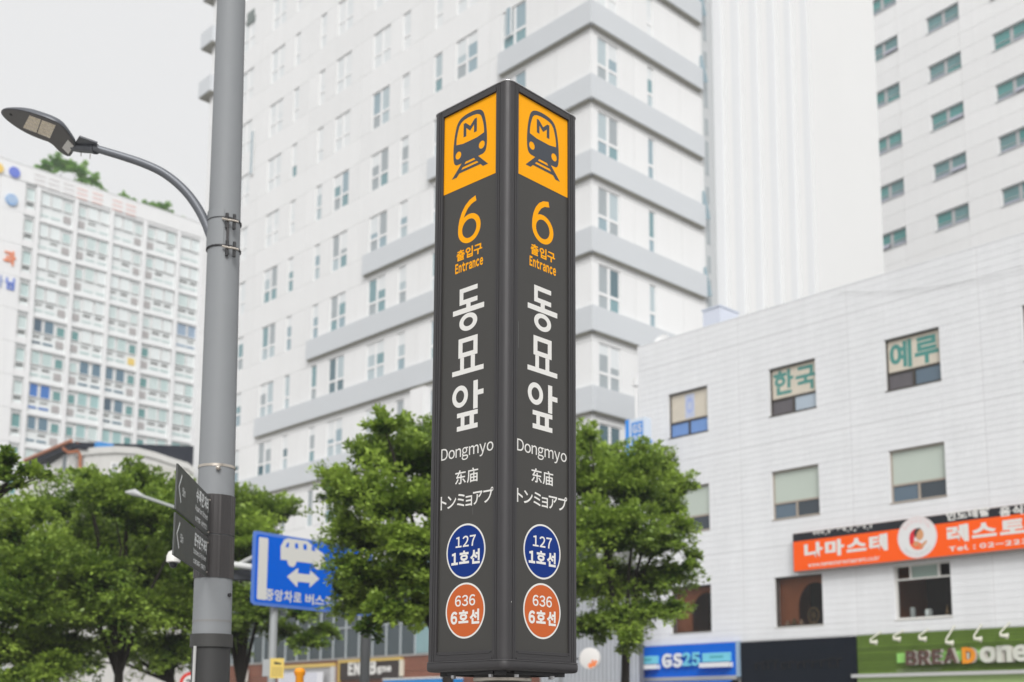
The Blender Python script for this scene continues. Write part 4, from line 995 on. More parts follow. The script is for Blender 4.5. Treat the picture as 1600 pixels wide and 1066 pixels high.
    box('bottom_rail', FB, s0 - .02, s1 - .125, z0 - .13, z0 - .002, .03, o0 + .03, M('rail_grey', (.42, .42, .43), .4, metal=.3), root)
    def T2(txt, xa, xb, yb, yt, m, bold): 
        a, zb = FB.sz(xa, yb, o0 + .06); b, _ = FB.sz(xb, yb, o0 + .06); zt_ = FB.sz(xa, yt, o0 + .06)[1]; return lettering(txt, FB, a, b, zb, zt_, o0 + .04, m, root, bold=bold, depth=.08)
    T2('GS', 1036, 1066.5, 1044, 1022, stw, .055); T2('25', 1067.5, 1094, 1041.5, 1020, cy, .045)
    for xa, xb, yt, yb in ((992, 1030, 1026.5, 1037), (1100, 1143, 1021, 1033)):
        a, zt_ = A(xa, yt); b, zb = A(xb, yb); b = A(xb, yt)[0]
        f_ = box('light_box', FB, a, b, zb, zt_, o0 + .001, o0 + .10, cy, root)
        box('light_bar', FB, a - .03, b + .05, zb - .19, zb - .04, o0 + .001, o0 + .24, stw, root)
        box('small_print', FB, a + .3, b - .25, (zb + zt_) / 2 - .03, (zb + zt_) / 2 + .04, o0 + .101, o0 + .104, M('print_teal', (.06, .35, .42), .5), f_)
    # awning sheet below it
    aw = thing('blue_awning', FB.p((s0 + s1) / 2, z0 - .4, 1.0), 'blue sloping awning under the convenience store fascia', 'awning')
    mb = MB(); v = [FB.p(s0, z0 - .14, .2), FB.p(s1 - .3, z0 - .14, .2), FB.p(s1 - .9, z0 - .75, 1.5), FB.p(s0, z0 - .75, 1.5)]
    mb.add(v + [p - Vector((0, 0, .03)) for p in v], [(0, 1, 2, 3), (4, 5, 6, 7), (0, 1, 5, 4), (1, 2, 6, 5), (2, 3, 7, 6), (3, 0, 4, 7)]); mb.build('canopy', M('awning_blue', (.015, .13, .50), .6), aw)
    # dark navy board with worn black letters
    s0 = s1 - .03; s1 = FB.sz(1337, 995, .12)[0]; z1 = 4.11; z0 = 2.55
    root = thing('navy_signboard', FB.p((s0 + s1) / 2, z0, .05), 'plain dark navy signboard with worn black relief letters between blue and green shops', 'signboard')
    box('board', FB, s0, s1 - .01, z0, z1, .01, .12, M('navy_board', (.008, .012, .020), .9, spec=.05, noise=.2, nscale=1.5, streak=.15), root)
    bl = M('relief_black', (.010, .011, .014), .8, spec=.15); rnd = random.Random(9); x = s0 + .55
    zc = FB.sz(1240, 1038, .14)[1]
    while x < s1 - .5:
        w_ = rnd.uniform(.13, .24); h_ = rnd.uniform(.20, .30)
        polys = [[(0, 0), (.05, 0), (.05, h_), (0, h_)], [(.05, h_ - .05), (w_, h_ - .05), (w_, h_), (.05, h_)], [(.05, 0), (w_ - .02, 0), (w_ - .02, .05), (.05, .05)]]
        mb = MB()
        for pl in polys[:rnd.randint(2, 3)]: mb.prism(pl, lambda u, v_, d, x=x: FB.p(x + u, zc - .13 + v_, d), .121, .16)
        mb.build('relief_letter', bl, root); x += w_ + .07
    # ground floor walls and glass under the boards
    dkg = G('shopfront_glass', (.03, .035, .04), .06)
    for a, b, nm in ((-6.4, -2.3, 'x'), (-2.2, 1.95, 'y'), (2.05, 9.6, 'z')):
        box('shopfront', FB, a, b, .1, 2.9, -.011, .03, dkg, bpy.data.objects['tiled_building'])

    # green slatted bakery front
    s0 = FB.sz(1338, 995, .10)[0]; s1 = s0 + 7.6; z1 = 4.13; z0 = FB.sz(1340, 1054, .1)[1]
    root = thing('bakery_signboard', FB.p((s0 + s1) / 2, z0, .05), 'moss green slatted bakery signboard with brown, orange and white channel letters', 'signboard')
    gm = M('slat_green', (.12, .20, .03), .6, spec=.2, noise=.30, nscale=3, rnd=.22, streak=.15); nsl = 12; h_ = (z1 - z0) / nsl
    box('backing', FB, s0, s1, z0, z1, .005, .05, M('slat_gap', (.03, .05, .015), .8), root)
    for i in range(nsl): box('slat', FB, s0 + .01, s1, z0 + i * h_ + .006, z0 + (i + 1) * h_ - .006, .051, .085 + (i % 3) * .004, gm, root)
    box('ledge', FB, s0 - .1, s1, z0 - .10, z0 - .002, .01, .30, M('ledge_pale', (.50, .50, .50), .5), root)
    lg = M('lower_lime', (.40, .56, .22), .5, noise=.08, nscale=2)
    box('lower_panel', FB, s0, s1, z0 - .62, z0 - .101, .01, .12, lg, root)
    bar = M('lime_bar', (.28, .60, .14), .5); E = .16
    A = lambda px, py, o=E: FB.sz(px, py, o)
    a, zt_ = A(1401, 1021); zb = A(1401, 1036)[1]; box('lime_bar', FB, a, s1 - .2, zb, zt_, .09, E, bar, root)
    brn = M('letter_brown', (.10, .05, .04), .5); edge = M('letter_edge', (.50, .47, .43), .5); ogl = M('letter_orange', (.85, .30, .01), .5); wl = M('letter_offwhite', (.62, .63, .56), .5)
    def ch(c, xa, xb, yt, yb, m, bold, e=E):
        a, zt_ = A(xa, yt, e + .1); b = A(xb, yt, e + .1)[0]; zb = A(xa, yb, e + .1)[1]
        lettering(c, FB, a + .05, b + .05, zb + .0, zt_ + .0, e + .002, edge, root, bold=bold + .03, depth=.07)
        lettering(c, FB, a, b, zb, zt_, e + .075, m, root, bold=bold, depth=.05)
    ch('B', 1415, 1431, 1017, 1040, brn, .03); ch('R', 1435, 1452, 1016, 1039, brn, .03); ch('E', 1456, 1469.5, 1015, 1038, brn, .03); ch('A', 1474, 1494, 1013, 1036.5, brn, .03)
    ch('D', 1503, 1523, 1012, 1037, ogl, .06); ch('o', 1530, 1555, 1011, 1036, wl, .05); ch('n', 1557, 1580, 1009, 1035, wl, .05); ch('e', 1582, 1606, 1008, 1034, wl, .05)
    sl, zs_ = A(1512.5, 1024.5, .30); shape('key_mark', [circ(0, .04, .035, 16), ], FB, sl, zs_, .293, wl, root); box('key_mark', FB, sl - .025, sl + .025, zs_ - .09, zs_ + .04, .285, .292, wl, root)
    a, zb = A(1402, 1052.5, .09); b = A(1472, 1048, .09)[0]; lettering('HANDMADE BAKERY', FB, a, b, zb + .03, zb + .13, .097, M('small_olive', (.30, .36, .22), .6), root, bold=.0)
    lp = M('lamp_cream', (.66, .65, .55), .45)
    for i, (xa, ya, xb, yb) in enumerate(((1375, 988, 1360, 1004), (1410, 986, 1396, 999), (1449, 984, 1436, 999), (1490, 979, 1478, 1005), (1532, 977, 1522, 999), (1576, 974, 1563, 994))):
        sa, za = FB.sz(xa, ya, .05); sb_, zb_ = FB.sz(xb, yb, .55)
        t = thing('gooseneck_lamp', FB.p(sa, za, .05), ['cream gooseneck lamp over the green bakery board, leftmost of six', 'cream gooseneck lamp over the green bakery board, second from the navy board', 'cream gooseneck lamp over the green board, above the letter R', 'cream gooseneck lamp reaching down to the letter A of the bakery board', 'cream gooseneck lamp over the green board, above the white letter o', 'cream gooseneck lamp over the green board, above the last white letters'][i], 'wall lamp', 'gooseneck lamps over the bakery board')
        p0 = FB.p(sa, za, .02); p2 = FB.p(sb_, zb_, .55); p1 = FB.p(sb_ - .02, zb_ + .10, .50)
        mb = MB(); mb.tube([p0, p0.lerp(p1, .5), p1, p2], .022, 8); mb.build('arm', lp, t, smooth=True)
        q = p2 - FB.n * .0 + FB.r * .10; dr = (FB.r * .75 - FB.n * .55 + Vector((0, 0, -.1))).normalized()
        lathe([(.03, -.10), (.045, -.08), (.05, .02), (.085, .09), (.08, .10)], 14, q, dr).build('lamp_head', lp, t, smooth=True)
        lathe([(.035, 0), (.035, .02)], 10, p0, FB.n).build('mount', lp, t)

    # vertical projecting store sign at the left corner of the tiled building
    nF = Face(at(983, 700, 39), -43.2); 
    root = thing('projecting_store_sign', nF.p(0, 11), 'tall blue and white projecting store sign above the right tree', 'sign')
    s0, z1 = nF.sz(983, 657); s1 = nF.sz(1007, 663)[0]; z0 = nF.sz(983, 712)[1] - .3
    box('sign_box', nF, s0, s1, z0, z1, -.35, 0, M('light_box_white', (.62, .70, .80), .4), root)
    box('blue_side', nF, s0 - .17, s0 - .001, z0, z1 + .03, -.35, .01, M('side_blue', (.03, .27, .80), .4), root)
    w_ = s1 - s0; bm_ = M('vertical_blue', (.06, .27, .72), .5)
    box('blue_field', nF, s0 + w_ * .16, s1 - w_ * .10, z0 + .1, z1 - .12, .001, .012, bm_, root)
    lettering('GS', nF, s0 + w_ * .24, s1 - w_ * .18, z1 - .50, z1 - .20, .014, stw, root, bold=.03); lettering('25', nF, s0 + w_ * .24, s1 - w_ * .18, z1 - .90, z1 - .58, .014, stw, root, bold=.03)
    mb = MB(); mb.tube([nF.p(s1 + .20, z0 + .2, -.1), nF.p(s1 + .20, z1 - .8, -.1)], .025, 8); mb.tube([nF.p(s1 - .1, z1 - .9, -.1), nF.p(s1 + .3, z1 - .9, -.1)], .02, 8); mb.build('bracket', bm_, root)
shop_signs()

# ---- roof clutter on the tiled building
q = FB.sz(1098, 487, -1.5); r_ = FB.sz(1122, 520, -1.5)
t = thing('rooftop_tank', FB.p(q[0], 15, -1.5), 'pale lavender tank box on the roof of the tiled building', 'tank')
box('tank', FB, q[0], r_[0] + .1, 14.2, q[1], -2.6, -1.5, M('tank_lavender', (.62, .66, .76), .5), t); box('lid', FB, q[0] - .03, r_[0] + .13, q[1], q[1] + .06, -2.63, -1.47, M('tank_lid', (.55, .6, .7), .5), t)
q = FB.sz(1036, 538, -.9); o = lathe([(.02, 0), (.20, .05), (.34, .16), (.33, .17), (.18, .08), (.02, .04)], 20, FB.p(q[0], q[1], -.9), (FB.n + Vector((0, 0, .5))).normalized()).build('dish', white_frame, None, smooth=True)
t = thing('satellite_dish', FB.p(q[0], 14.9, -.9), 'small white satellite dish on the tiled roof, left end', 'satellite dish'); o.parent = t; o.matrix_parent_inverse = WM[t.name].inverted()
mb = MB(); mb.tube([FB.p(q[0], 14.6, -.95), FB.p(q[0], q[1] + .05, -.95)], .03, 8); mb.build('mast', galv, t)

# ---- corrugated sheds wall between the tower podium and the tiled building
def corrugated():
    F = Face(at(945, 1000, 41), -43.7)
    root = thing('corrugated_screen', F.p(0, 0), 'grey corrugated metal screen wall between the tiled building and the tower podium', 'wall')
    mb = MB(); s0, s1 = -3.2, 1.6; z0, z1 = 0, 6.1; p = .19; n = int((s1 - s0) / p)
    prof = []
    for i in range(n): x = s0 + i * p; prof += [(x, 0), (x + .07, 0), (x + .10, .045), (x + .16, .045), (x + p, 0)]
    vs = [F.p(x, z0, o) for x, o in prof] + [F.p(x, z1, o) for x, o in prof]; m_ = len(prof)
    mb.add(vs, [(i, i + 1, m_ + i + 1, m_ + i) for i in range(m_ - 1)]); o = mb.build('corrugated_sheet', M('sheet_grey', (.42, .44, .47), .45, metal=.2, noise=.1, streak=.12), root)
    box('backing', F, s0, s1, z0, z1, -.2, -.01, M('sheet_dark', (.15, .15, .16), .8), root)
    box('cap', F, s0 - .02, s1 + .02, z1, z1 + .08, -.2, .08, M('sheet_cap', (.35, .36, .38), .5), root)
corrugated()

# ---- round projecting sign on a bracket
def round_sign():
    c = at(922, 1029, 33); F = Face(c, -60)
    F.n = (EYE - c); F.n.z = 0; F.n.normalize(); F.n = Matrix.Rotation(RAD(-20), 3, 'Z') @ F.n; F.r = Vector((0, 0, 1)).cross(F.n)
    root = thing('round_projecting_sign', c, 'round white projecting sign with an orange mark beside the corrugated wall', 'sign')
    wm = M('disc_white', (.74, .72, .70), .4)
    lathe([(.27, -.07), (.30, -.06), (.30, .06), (.27, .07)], 40, c, F.n).build('disc', wm, root, smooth=True)
    s0 = 0; om = M('mark_orange', (.85, .22, .06), .5)
    for x, y, r_ in ((.04, -.20, .075), (.14, -.17, .065), (.10, -.08, .04), (.20, -.10, .045)): shape('orange_mark', [circ(x, y, r_, 20)], F, 0, c.z, .072 + r_ * .02, om, root)
    mb = MB(); mb.tube([c - F.r * .25, c - F.r * .9], .025, 8); mb.build('bracket', steel_dark, root)
    mb = MB(); mb.tube([c - F.r * .9 + Vector((0, 0, -c.z)), c - F.r * .9 + Vector((0, 0, .6))], .06, 10); mb.build('bracket_post', galv, root)
round_sign()

# ================================================================== street signs and posts
def bus_sign():
    # perspective of the plate: its right side is farther away
    pl = at(396, 885, 20.0); F = Face(pl, 38)
    wh = ink_white; bl = M('plate_blue', (0, .125, .72), .4, spec=.06, noise=.06); lb = M('plate_border', (.10, .22, .68), .4); gy = M('post_grey', (.42, .44, .45), .4, metal=.2, noise=.08)
    s0 = F.sz(395, 885)[0]; z1 = F.sz(398, 829)[1]; z0 = F.sz(397, 945)[1]; W = 2.9
    root = thing('bus_lane_sign', F.p(W / 2, z0, -.05), 'large blue bus lane sign with white bus and double arrow, half behind the tree', 'traffic sign')
    h = z1 - z0; r_ = .07
    def rr(x0, x1, y0, y1, r): 
        o = []
        for cx, cy, a0 in ((x1 - r, y1 - r, 0), (x0 + r, y1 - r, 90), (x0 + r, y0 + r, 180), (x1 - r, y0 + r, 270)):
            o += [(cx + r * math.cos(RAD(a0 + t)), cy + r * math.sin(RAD(a0 + t))) for t in range(0, 91, 15)]
        return o
    mb = MB(); mb.prism(rr(s0, s0 + W, z0, z1, r_), lambda x, y, d: F.p(x, y, d), -.03, 0); mb.build('plate', lb, root)
    mb = MB(); mb.prism(rr(s0 + .055, s0 + W - .055, z0 + .055, z1 - .055, r_ * .7), lambda x, y, d: F.p(x, y, d), .001, .003); mb.build('field', bl, root)
    for xa in (s0 + .11, s0 + W - .32): 
        mb = MB(); mb.prism(rr(xa, xa + .21, z0 + .10, z1 - .10, .03), lambda x, y, d: F.p(x, y, d), .0035, .005); mb.build('lane_bar', wh, root)
    A = lambda px, py: F.sz(px, py, .006)
    def pic(name, pts, m, j=0): return shape(name, [pts], F, 0, 0, .0055 + j * .001, m, root)
    busp = [A(*p) for p in ((438.5, 854), (444, 843.5), (450, 841.5), (480, 845.5), (491, 855), (505, 865), (510, 880), (500, 882), (438.5, 874.5))]
    pic('bus_symbol', busp, wh)
    for cx, cy in ((456, 877), (496, 881)): s_, z_ = A(cx, cy); pic('wheel_symbol', circ(s_, z_, .105, 28), wh, 1)
    for q in (((449, 848), (451.5, 848), (451, 855.5), (446, 855)), ((461, 849), (465.5, 849.5), (466, 857.5), (461, 857)), ((474, 850), (479, 851), (479.5, 859.5), (474, 858.5)), ((487, 853), (491, 855), (493, 861.5), (487, 860.5))): pic('window_symbol', [A(*p) for p in q], bl, 2)
    ar = ((448.5, 901), (464, 888.5), (466.5, 889), (465.5, 896), (484, 898), (484.5, 891), (499, 904.5), (483.5, 918.5), (484, 911), (465, 909), (465, 917), (463, 916.5))
    pic('arrow_symbol', [A(*p) for p in ar], wh)
    a, zb = A(414, 937.5); b = A(471, 940)[0]; zt_ = A(414, 919)[1]; lettering('중앙차로', F, a, b, zb, zt_, .006, wh, root, bold=.028)
    a2 = A(477, 940)[0]; b2 = A(538, 945)[0]; lettering('버스전용', F, a2, b2, zb, zt_ - .01, .006, wh, root, bold=.028)
    for px, yt, rad_ in ((429.5, 945, .072), (573.5, 950, .095)):
        s_ = F.sz(px, yt, -.12)[0]; mb = MB(); mb.tube([F.p(s_, 0, -.14), F.p(s_, z1 - .2, -.14)], rad_, 20); mb.build('post', gy if px < 500 else M('post_dark', (.10, .105, .11), .5, noise=.1), root, smooth=True)
    for z_ in (z0 + .25, z1 - .25): box('back_rail', F, s0 + .1, s0 + W - .1, z_ - .04, z_ + .04, -.069, -.031, gy, root)
    # mast arm coming from behind the lamp pole
    t = thing('signal_mast', at(343, 1100, 21.5), 'white horizontal mast arm and strut reaching the blue sign from behind the lamp pole', 'mast')
    dd = 20.6
    mb = MB(); mb.tube([at(340, 879, dd), at(396, 886.5, dd - .3)], .055, 12); mb.build('arm', M('mast_white', (.66, .67, .66), .5), t, smooth=True)
    mb = MB(); mb.tube([at(373, 882, dd), at(396, 870, dd - .3)], .035, 10); mb.build('strut', M('mast_white', (.66, .67, .66), .5), t, smooth=True)
    q = at(343, 1000, 21.5); mb = MB(); mb.tube([Vector((q.x, q.y, 0)), Vector((q.x, q.y, at(343, 868, 21.5).z))], .12, 16); mb.build('pole', gy, t, smooth=True)
    c0 = at(360, 889, dd); c1 = at(390, 906, dd); mb = MB()
    mb.add([Vector((x, y, z)) for x in (c0.x, c1.x) for y in (c0.y, c0.y + .25) for z in (c1.z, c0.z)], CF); mb.build('control_box', M('box_dark', (.04, .045, .055), .6), t, bevel=.01)
    # yellow notice on the left post
    c = F.p(F.sz(429.5, 1045, .0)[0], 0, .0); Fy = Face(at(433, 1045, 19.6), 75)
    t = thing('yellow_notice', at(433, 1045, 19.6), 'small yellow notice with a black arrow on the grey sign post', 'sign')
    a, z1_ = Fy.sz(422.5, 1028.5); b, z0_ = Fy.sz(443, 1060)
    box('plate', Fy, a, b, z0_, z1_, -.02, 0, M('notice_yellow', (.78, .58, .14), .5), t)
    w_ = b - a; nk = M('notice_black', (.05, .05, .02), .6)
    shape('arrow', [[(w_ * .28, .0), (w_ * .28, .03), (w_ * .12 + w_ * .2, .045), (w_ * .80, .02), (w_ * .80, -.005)]], Fy, a, z1_ - .10, .002, nk, t)
    for j in range(4): box('print_line', Fy, a + w_ * .12, b - w_ * .12, z1_ - .17 - j * .04, z1_ - .155 - j * .04, .001, .003, M('notice_print', (.45, .34, .10), .6), t)
    box('clip', Fy, a - .12, a + .02, z0_ + .03, z1_ - .02, -.09, -.021, gy, t)
bus_sign()

def orange_beacon():
    c = at(468, 1066, 17); m = M('beacon_orange', (.90, .33, .01), .4)
    t = thing('orange_beacon', (c.x, c.y, 0), 'rounded orange cap of a beacon post below the bus sign', 'beacon')
    z = at(468, 1044, 17).z
    lathe([(.055, 1.2), (.06, z - .12), (.075, z - .10), (.085, z - .05), (.06, z - .008), (.02, z)], 20, Vector((c.x, c.y, 0))).build('cap', m, t, smooth=True)
    lathe([(.05, 0), (.05, 1.199)], 16, Vector((c.x, c.y, 0))).build('post', steel_dark, t)
orange_beacon()

def shop_boards_left():
    # on the brown podium of the tower
    A = lambda px, py, o=.10: FT1.sz(px, py, o)
    s0, z1 = A(531, 1032); s1 = A(629, 1027)[0]; z0 = A(629, 1060)[1]; z1 = A(629, 1027)[1]
    root = thing('black_shop_sign', FT1.p((s0 + s1) / 2, z0, .05), 'black shop sign with gold frame and white letters on the brown podium', 'signboard')
    gold = M('gold_frame', (.62, .44, .12), .45); pl = M('pillar_white', (.66, .62, .52), .5)
    box('board', FT1, s0 + .10, s1 - .08, z0, z1 - .12, .045, .16, M('board_black_brown', (.03, .02, .018), .5), root)
    box('top_frame', FT1, s0, s1, z1 - .119, z1, .045, .22, gold, root); box('side_frame', FT1, s0, s0 + .099, z0 - .1, z1 - .12, .045, .2, gold, root); box('side_frame', FT1, s1 - .079, s1 + .06, z0 + .1, z1 - .121, .045, .22, pl, root)
    w_ = s1 - s0
    lettering('EN', FT1, s0 + w_ * .17, s0 + w_ * .36, z0 + .22, z0 + .86, .165, ink_white, root, bold=.05, depth=.03)
    lettering('B', FT1, s0 + w_ * .50, s0 + w_ * .62, z0 + .22, z0 + .90, .165, ink_white, root, bold=.06, depth=.03); lettering('gne', FT1, s0 + w_ * .64, s0 + w_ * .85, z0 + .22, z0 + .58, .165, ink_white, root, bold=.05, depth=.03)
    # grey shutter bay with a gold lintel and a printed banner
    s0 = A(441, 1035)[0]; s1 = A(524, 1030)[0]; zt_ = 4.40
    root = thing('grey_shop_bay', FT1.p((s0 + s1) / 2, 2, .05), 'pale grey shutter bay under a gold lintel left of the black shop sign', 'shopfront')
    box('shutter', FT1, s0, s1 - .3, .1, zt_ - .28, .045, .10, M('shutter_grey', (.42, .42, .43), .5), root)
    for j in range(26): box('shutter_slat', FT1, s0, s1 - .3, .12 + j * .155, .24 + j * .155, .101, .115, M('shutter_grey', (.42, .42, .43), .5), root)
    box('lintel', FT1, s0 - .3, s1, zt_ - .275, zt_ - .10, .045, .18, gold, root); box('jamb', FT1, s1 - .299, s1, .1, zt_ - .276, .045, .17, M('jamb_pale', (.55, .55, .56), .5), root)
    s0, z1 = FT1.sz(435, 1053, .4); s1 = FT1.sz(505, 1050, .4)[0]
    t = thing('printed_banner', FT1.p(s0, 2, .4), 'white banner with grey printed rows hanging in front of the grey shutter', 'banner')
    f_ = box('cloth', FT1, s0, s1, z1 - .9, z1, .39, .41, M('banner_white', (.72, .72, .76), .7), t)
    for j in range(5):
        for i in range(12): box('print_mark', FT1, s0 + .15 + i * .28, s0 + .36 + i * .28, z1 - .14 - j * .16, z1 - .06 - j * .16, .4105, .413, M('print_grey', (.45, .47, .58), .7), f_)
    # blue canopy at lower right of the podium
    s0, z1 = FT1.sz(600, 1063, .9); s1 = FT1.sz(700, 1058, .9)[0]
    t = thing('podium_canopy', FT1.p((s0 + s1) / 2, 3, .5), 'bright blue canopy edge with white rim on the brown podium behind the pillar', 'canopy')
    box('rim', FT1, s0, s1, z1, z1 + .07, .05, 1.0, M('rim_white', (.70, .70, .68), .5), t); box('fascia', FT1, s0, s1, z1 - .6, z1 - .001, .05, .95, M('canopy_blue', (.01, .25, .66), .4), t)
    # blue panel over the left end, brown bay objects
    s0, z1 = A(362, 1045); s1 = A(378, 1045)[0]
    t = thing('wall_lantern', FT1.p(s0 + 1.0, 3.6, .2), 'small white wall lantern on the brown podium left of the yellow notice', 'lantern')
    q = FT1.p(A(387, 1056)[0], A(387, 1056)[1], .22); lathe([(.10, -.36), (.14, -.3), (.14, .3), (.10, .36)], 16, q).build('shade', M('shade_white', (.70, .68, .64), .5), t, smooth=True)
    mb = MB(); mb.tube([q, q - FT1.n * .2], .03, 8); mb.build('bracket', steel_dark, t)
shop_boards_left()

def round_traffic_sign():
    c = at(299, 1068, 19); F = Face(c, 85); F.n = (EYE - c); F.n.z = 0; F.n.normalize(); F.r = Vector((0, 0, 1)).cross(F.n)
    t = thing('round_traffic_sign', (c.x, c.y, 0), 'round traffic sign with red rim showing left of the lamp pole foot', 'traffic sign')
    lathe([(.19, -.015), (.19, .0)], 40, c, F.n).build('plate', M('sign_white', (.70, .69, .67), .45), t)
    shape('red_rim', [circ(0, 0, .188, 40), circ(0, 0, .135, 40)], F, 0, c.z, .003, M('sign_red', (.60, .03, .02), .45), t)
    lettering('30', F, -.09, .09, c.z - .07, c.z + .07, .003, M('sign_black', (.03, .03, .03), .5), t, bold=.04)
    mb = MB(); mb.tube([Vector((c.x, c.y, 0)) - F.n * .05, Vector((c.x, c.y, c.z + .1)) - F.n * .05], .035, 12); mb.build('post', galv, t)
round_traffic_sign()

def cctv():
    c = at(271, 872, 8.6); t = thing('dome_camera', c, 'white domed surveillance camera peeking out below the lower direction board', 'camera')
    lathe([(.015, .055), (.038, .045), (.050, .015), (.052, -.030), (.046, -.034)], 24, c).build('housing', M('camera_white', (.74, .73, .70), .35), t, smooth=True)
    lathe([(.030, -.035), (.029, -.055), (.02, -.07), (.008, -.076)], 24, c).build('dome', M('camera_dome', (.02, .02, .025), .08), t, smooth=True)
    e = PP(c.z + .03); mb = MB(); mb.tube([c + Vector((0, 0, .05)), e], .018, 8); mb.build('arm', M('camera_white', (.74, .73, .70), .35), t)
cctv()

def far_lamp():
    D = 19; t = thing('far_street_lamp', (at(338, 1000, D).x, D, 0), 'small distant street lamp with flat head before the left trees', 'street lamp')
    gm = M('far_lamp_grey', (.34, .36, .35), .5)
    mb = MB(); mb.tube([at(196, 769, D), at(210, 770, D), at(222, 775, D)], [.015, .065, .03], 12); o = mb.build('lamp_head', M('far_lamp_pale', (.46, .47, .47), .4), t, smooth=True)
    mb = MB(); mb.tube([at(218, 774, D), at(276, 794, D), at(330, 818, D), at(338, 830, D)], .028, 10); mb.build('arm', gm, t, smooth=True)
    q = at(338, 825, D); mb = MB(); mb.tube([Vector((q.x, q.y, 0)), q], [.075, .055], 12); mb.build('pole', gm, t, smooth=True)
far_lamp()

# ================================================================== trees
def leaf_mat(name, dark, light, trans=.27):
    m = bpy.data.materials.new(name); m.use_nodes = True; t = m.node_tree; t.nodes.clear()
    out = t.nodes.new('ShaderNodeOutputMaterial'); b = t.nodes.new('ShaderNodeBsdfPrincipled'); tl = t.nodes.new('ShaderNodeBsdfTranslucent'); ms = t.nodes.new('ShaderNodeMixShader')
    at_ = t.nodes.new('ShaderNodeAttribute'); at_.attribute_name = 'age_shade'
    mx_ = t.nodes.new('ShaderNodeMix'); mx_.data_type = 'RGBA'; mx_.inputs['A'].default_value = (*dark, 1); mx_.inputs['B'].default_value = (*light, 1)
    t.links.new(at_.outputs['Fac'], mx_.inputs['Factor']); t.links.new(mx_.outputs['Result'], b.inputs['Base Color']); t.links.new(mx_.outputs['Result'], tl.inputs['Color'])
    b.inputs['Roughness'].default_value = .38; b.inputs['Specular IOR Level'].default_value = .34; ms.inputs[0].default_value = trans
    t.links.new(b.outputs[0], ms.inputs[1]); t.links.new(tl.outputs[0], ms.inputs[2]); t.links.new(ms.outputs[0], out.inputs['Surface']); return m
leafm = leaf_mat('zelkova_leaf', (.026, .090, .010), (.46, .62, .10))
leafm2 = leaf_mat('roof_leaf', (.10, .30, .03), (.34, .60, .08))
bark = M('bark', (.03, .024, .02), .9, noise=.3, nscale=6, bump=.4)
import numpy as np
